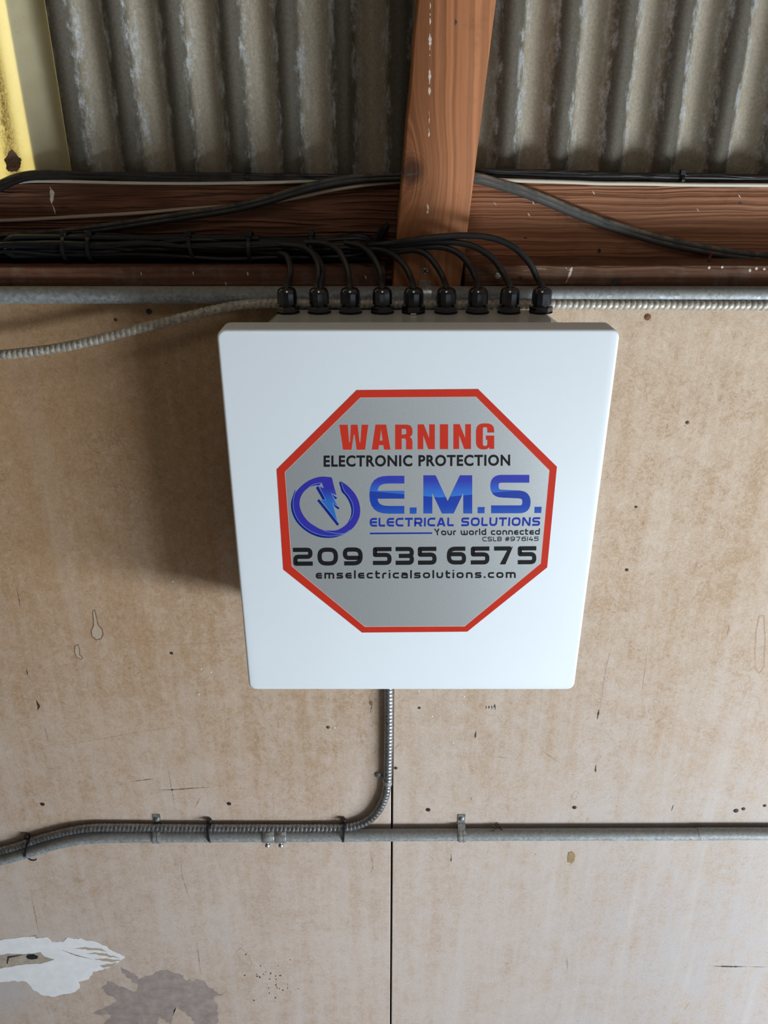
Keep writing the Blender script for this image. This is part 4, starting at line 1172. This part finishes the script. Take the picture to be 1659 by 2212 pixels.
# ------------------------------------------------------------------ cables into the glands
RC = .0040
def gland_cable(i, pts, label, r=RC, dx=0.0):
    gt = gland_top[i]
    path = [P(*p) for p in pts] + [gt + Vector((dx - .0005, -.0005, .0015)), gt + Vector((dx, 0, -.006))]
    bm = bmesh.new(); tube(bm, path, r, 10, .005)
    o = obj('cable', bm, M['cable'])
    return tag(o, label, 'cable', 'black cables entering the glands on the box')
ordn = ['first', 'second', 'third', 'fourth', 'fifth', 'sixth', 'seventh', 'eighth', 'ninth']
YC = 1.068
gland_cable(0, [(600,548,1.085),(618,552,1.068),(627,575,1.048),(626,598,1.036)], 'short black cable entering the leftmost cable gland')
gland_cable(1, [(600,528,1.085),(650,533,1.062),(675,548,1.050),(686,572,1.040),(687,600,1.032)], 'black cable curving into the second gland from the left', dx=-.0028, r=.0034)
gland_cable(1, [(640,536,1.09),(680,548,1.072),(694,568,1.054),(698,590,1.038)], 'second thinner black cable sharing the second gland from the left', dx=.0028, r=.0030)
gland_cable(2, [(660,524,1.085),(705,527,1.062),(732,543,1.050),(748,575,1.040),(754,602,1.032)], 'black cable curving into the third gland from the left')
gland_cable(3, [(745,525,1.085),(780,532,1.064),(803,552,1.050),(818,580,1.040),(824,602,1.032)], 'black cable curving into the fourth gland from the left')
gland_cable(4, [(790,541,1.085),(825,541,1.062),(852,552,1.050),(875,576,1.040),(888,602,1.032)], 'black cable curving into the middle cable gland of the nine')
gland_cable(5, [(800,548,1.085),(845,546,1.058),(890,540,1.050),(920,549,1.044),(943,575,1.038),(958,602,1.032)], 'black cable bending across the post into the sixth gland from the left')
gland_cable(6, [(800,541,1.085),(848,539,1.056),(905,534,1.050),(955,534,1.046),(990,547,1.042),(1014,573,1.038),(1028,602,1.032)], 'black cable bending across the post into the third gland from the right')
gland_cable(7, [(800,535,1.085),(850,531,1.054),(910,523,1.046),(965,522,1.044),(1020,531,1.042),(1063,557,1.038),(1088,592,1.032)], 'black cable arching over into the second gland from the right')
gland_cable(8, [(800,530,1.085),(852,525,1.050),(920,515,1.040),(990,509,1.040),(1058,513,1.040),(1110,534,1.038),(1145,570,1.034),(1161,602,1.031)], 'longest black cable arching high into the rightmost cable gland')

# ------------------------------------------------------------------ tied bundle on the left ledge
bun = empty('cable_bundle', P(420, 560, 1.10)); tag(bun, 'thick tied bundle of thin black cables lying on the left ledge', 'cable bundle')
YBU = 1.104
def bundle_pt(px, a, b):
    """a, b in the unit disc: height and depth inside the bundle"""
    if px < 150: cyp, hh = 533 , 27
    elif px < 640: cyp, hh = 533 + (px-150)*.004, 25
    else: cyp, hh = 535 - (px-640)*.012, 25 - (px-640)*.012
    return P(px, cyp - a * hh, YBU + b * .022)
random.seed(21)
for i in range(36):
    r0 = math.sqrt(random.random()); th = random.uniform(0, 2*math.pi)
    a, b = r0 * math.sin(th), r0 * math.cos(th)
    loopy = i % 3 == 0
    pts = []
    if loopy:
        k = .35 + .6 * abs(a)
        for an in range(0, 181, 30):      # turn-back loop at the left end
            q = R(90 + an)
            pts.append(P(38 + 34 * k * math.cos(q) * 1.1, 533 - 26 * k * math.sin(q), YBU - .012 + b * .012))
        pts = list(reversed(pts))
        pts = [bundle_pt(560, k, b), bundle_pt(330, k * .9, b), bundle_pt(150, k, b - .2)] + list(reversed(pts))
        xs0 = 150; a = -k
    else:
        xs0 = -640
    for x in range(xs0, 820, 95):
        a2 = max(-1, min(1, a + .55 * noise.noise(Vector((x * .007, i * 3.1, 0))))); b2 = max(-1, min(1, b + .6 * noise.noise(Vector((x * .007, i * 3.1, 9)))))
        pts.append(bundle_pt(x, a2, b2))
    u = random.random()
    if u < .45: pts += [P(815, 515 + 12*a, 1.118 + b*.008), P(838, 490 - 16*u, 1.128)]
    else: pts += [P(820, 540 + 9*a, 1.11), P(846, 536 + 8*a, 1.118), P(858, 534 + 8*a, 1.125)]
    bm = bmesh.new(); tube(bm, pts, random.uniform(.0024, .0034), 7, .010)
    obj('cable_strand', bm, M['strand'], bun)

def tie(label, c, ry, rz, tilt=0.0, head='top', tail=.0, width=.0046, group='black cable ties', front=0.0):
    n = 28
    path = [Vector((c.x + tilt * math.sin(2*math.pi*k/n), c.y - ry*math.cos(2*math.pi*k/n), c.z + rz*math.sin(2*math.pi*k/n))) for k in range(n)]
    bm = bmesh.new(); band(bm, list(reversed(path)), (1, 0, 0), width, .0013, closed=True)
    o = obj('cable_tie', bm, M['tie']); tag(o, label, 'cable tie', group)
    a = R(62) if head == 'top' else R(10)
    hp = Vector((c.x + tilt * math.sin(a), c.y - (ry + .002)*math.cos(a), c.z + (rz + .002)*math.sin(a)))
    bm = bmesh.new(); box(bm, hp - Vector((.0038, .0032, .003)), hp + Vector((.0038, .003, .0045)), .0007, 1)
    obj('tie_head', bm, M['tie'], o)
    if tail:
        bm = bmesh.new()
        tube(bm, [hp, hp + Vector((.002, -.006, -.002)), hp + Vector((.004, -.010, -tail))], .0012, 6, .003); obj('tie_tail', bm, M['tie'], o)
    return o
for x, tl, lab in ((150, 0, 'leftmost cable tie around the thick bundle on the ledge'), (203, 0, 'second cable tie from the left around the thick bundle'),
                   (420, -.004, 'slanted cable tie around the middle of the thick bundle'), (543, 0, 'cable tie on the thick bundle left of the glands'), (675, 0, 'rightmost cable tie on the thick bundle, above the second gland')):
    c = P(x, 534 if x < 640 else 532, YBU)
    tie(lab, c, .0265, .0185, tl)

# ------------------------------------------------------------------ runs along the top of the boards
ZR = ZB1
YR = YB + .010
def run(label, lanes, name='cable_run'):
    e = empty(name, P(*lanes[0][0][len(lanes[0][0]) // 2])); tag(e, label, 'cable run')
    for pts, r, m in lanes:
        bm = bmesh.new(); tube(bm, [P(*p) for p in pts], r, 9, .008); obj('cable_strand', bm, M[m], e)
    return e
lanes = []
random.seed(5)
for i in range(8):
    d = (i % 4) * 4.2; yy = YR - .006 + .006 * (i // 4) - .001 * (i % 4)
    j = lambda: random.uniform(-1.2, 1.2)
    pts = [(-330, 540 + d * .6, yy - .010), (-220, 500 + d, yy - .012), (-140, 455 + d, yy - .012), (-90, 428 + d, yy - .012), (-30, 407 + d + j(), yy - .012), (0, 395 + d*1.1 + j(), yy - .012), (28, 382 + d + j(), yy - .011), (65, 373 + d + j(), yy - .008), (110, 373 + d + j(), yy - .004)]
    pts += [(x, 375 + (x-110)*.011 + d*(1.0 if x < 600 else .8) + j(), yy + random.uniform(-.001, .001)) for x in range(190, 860, 85)] + [(880, 383 + d * .6, yy + .002)]
    lanes.append((pts, .0033, 'cable'))
run('run of black cables along the top of the left board', lanes)
lanes = []
for i in range(6):
    d = (i % 3) * 5.0; yy = YR - .005 + .006 * (i // 3)
    pts = [(x, 368 + (x-1020)*.026 - max(0, (x - 1470)) * .008 + d * (1.25 if x < 1300 else 0.95) + random.uniform(-1.5, 1.5), yy + random.uniform(-.001, .001)) for x in range(1000, 2300, 90)]
    lanes.append((pts, .0034, 'cable'))
run('run of black cables along the top of the right board', lanes)

def single(label, pts, r, m, cat='cable', ry=None, name='cable'):
    bm = bmesh.new(); tube(bm, [P(*p) for p in pts], r, 10, .007, ry); return tag(obj(name, bm, M[m]), label, cat)
single('thin off-white cable under the black run along the left board', [(40,394,YB-.004),(70,391.5,YB-.004),(140,392,YB-.004),(260,395,YB-.004),(400,396.5,YB-.004),(540,395,YB-.004),(640,393,YB-.004),(760,391,YB-.004),(880,391,YB-.004)], .0021, 'white_cable')
single('off-white cable along the top edge of the right board', [(1005,386,YB-.004),(1060,388,YB-.004),(1150,391,YB-.004),(1250,394,YB-.004),(1290,396,YB-.004),(1400,397,YB-.004),(1500,399,YB-.004),(1659,400,YB-.004),(1800,402,YB-.004),(2300,406,YB-.004)], .0026, 'white_cable')
single('thin tan cable slanting across the left board beside the dusty black cable', [(880,391,YB-.008),(850,394,YB-.008),(786,400,YB-.008),(715,411,YB-.007),(640,427,YB-.005),(560,439,YB-.0032),(480,446,YB-.003),(400,451.5,YB-.003),(300,460,YB-.003),(180,467,YB-.003),(60,474,YB-.003),(-60,478,YB-.003),(-400,486,YB-.003),(-800,490,YB-.003)], .0024, 'tan_cable')
e = empty('flat_cable', P(560, 430, YB - .006)); tag(e, 'dusty black twin cable slanting down across the left board', 'cable')
path = [(880,381),(820,383),(750,388),(690,399),(630,416),(560,437),(480,454),(400,466),(300,481),(220,493),(140,501),(60,507),(-60,512),(-400,520),(-800,522)]
for k, (dy, m) in enumerate(((-3.6, 'dusty'), (4.2, 'dusty'))):
    bm = bmesh.new(); tube(bm, [P(a, b + dy * (1 if a > 140 else .5), YB - .0085 - (.006 if 430 < a < 720 else .003)) for a, b in path], .0040, 10, .007); obj('cable_core', bm, M[m], e)
e = empty('flat_cable', P(1300, 478, YB - .006)); tag(e, 'dust-caked grey twin cable slanting down across the right board', 'cable')
path = [(1010,381),(1040,387),(1085,400),(1130,414),(1180,433),(1250,462),(1310,484),(1370,503),(1430,520),(1490,533),(1560,546),(1620,554),(1700,560),(1800,566),(2300,574)]
for dy in (-4.6, 4.4):
    bm = bmesh.new(); tube(bm, [P(a, b + dy, YB - .0072) for a, b in path], .0045, 10, .007); obj('cable_core', bm, M['greydust'], e)
tie('cable tie on the black run above the left board', P(538, 385, YR), .012, .0085, width=.004)
tie('cable tie on the black run above the right board', P(1469, 388, YR), .012, .0075, width=.004)

# ties on the lower conduits
for x, yy, tl, tail, lab in ((60, 1831, .006, .012, 'cable tie with a curled tail near the bend of the lower conduit'), (453, 1798, -.0015, 0, 'cable tie on the lower conduits between the strap and the coupling'), (742, 1797, .001, 0, 'cable tie where the shiny flexible conduit turns upward')):
    c = P(x, yy, YW - .012)
    n = 30; path = []
    for k in range(n):
        a = 2*math.pi*k/n
        path.append(Vector((c.x + tl * math.sin(a), YW - .0125 - .0118*math.cos(a), c.z + .0205*math.sin(a))))
    bm = bmesh.new(); band(bm, list(reversed(path)), (1, 0, 0), .0046, .0014, closed=True)
    o = obj('cable_tie', bm, M['tie']); tag(o, lab, 'cable tie', 'black cable ties')
    hp = Vector((c.x, YW - .006, c.z + .0222))
    bm = bmesh.new(); box(bm, hp - Vector((.004, .004, .003)), hp + Vector((.004, .004, .004)), .0007, 1); obj('tie_head', bm, M['tie'], o)
    if tail:
        bm = bmesh.new(); b0 = Vector((c.x - .001, YW - .019, c.z - .019))
        tube(bm, [b0, b0 + Vector((.006, -.001, -.004)), b0 + Vector((.014, -.002, -.003)), b0 + Vector((.017, -.002, .0)) ], .0013, 6, .003); obj('tie_tail', bm, M['tie'], o)

# dry leaf clump caught on top of the lower conduit
bm = bmesh.new()
random.seed(3)
c = P(1076, 1789, YW - .008)
for i in range(16):
    a = random.uniform(0, math.pi); l = random.uniform(.005, .014)
    d = Vector((math.cos(a) * l, random.uniform(-.004, .004), abs(math.sin(a)) * l * .7)); w = Vector((random.uniform(-.0015, .0015), -.0018, .0012))
    base = c + Vector((random.uniform(-.010, .008), random.uniform(-.004, .003), -.002))
    v = [bm.verts.new(q) for q in (base, base + d*.5 + w, base + d, base + d*.5 - w)]; bm.faces.new(v)
    v2 = [bm.verts.new(q.co + Vector((.0003, .0004, .0003))) for q in v]; bm.faces.new(list(reversed(v2)))
    for k in range(4): bm.faces.new((v[k], v2[k], v2[(k+1) % 4], v[(k+1) % 4]))
tag(obj('leaf_clump', bm, M['leaf'], smooth=False), 'small dry brown leaf clump caught on top of the lower conduit', 'debris')
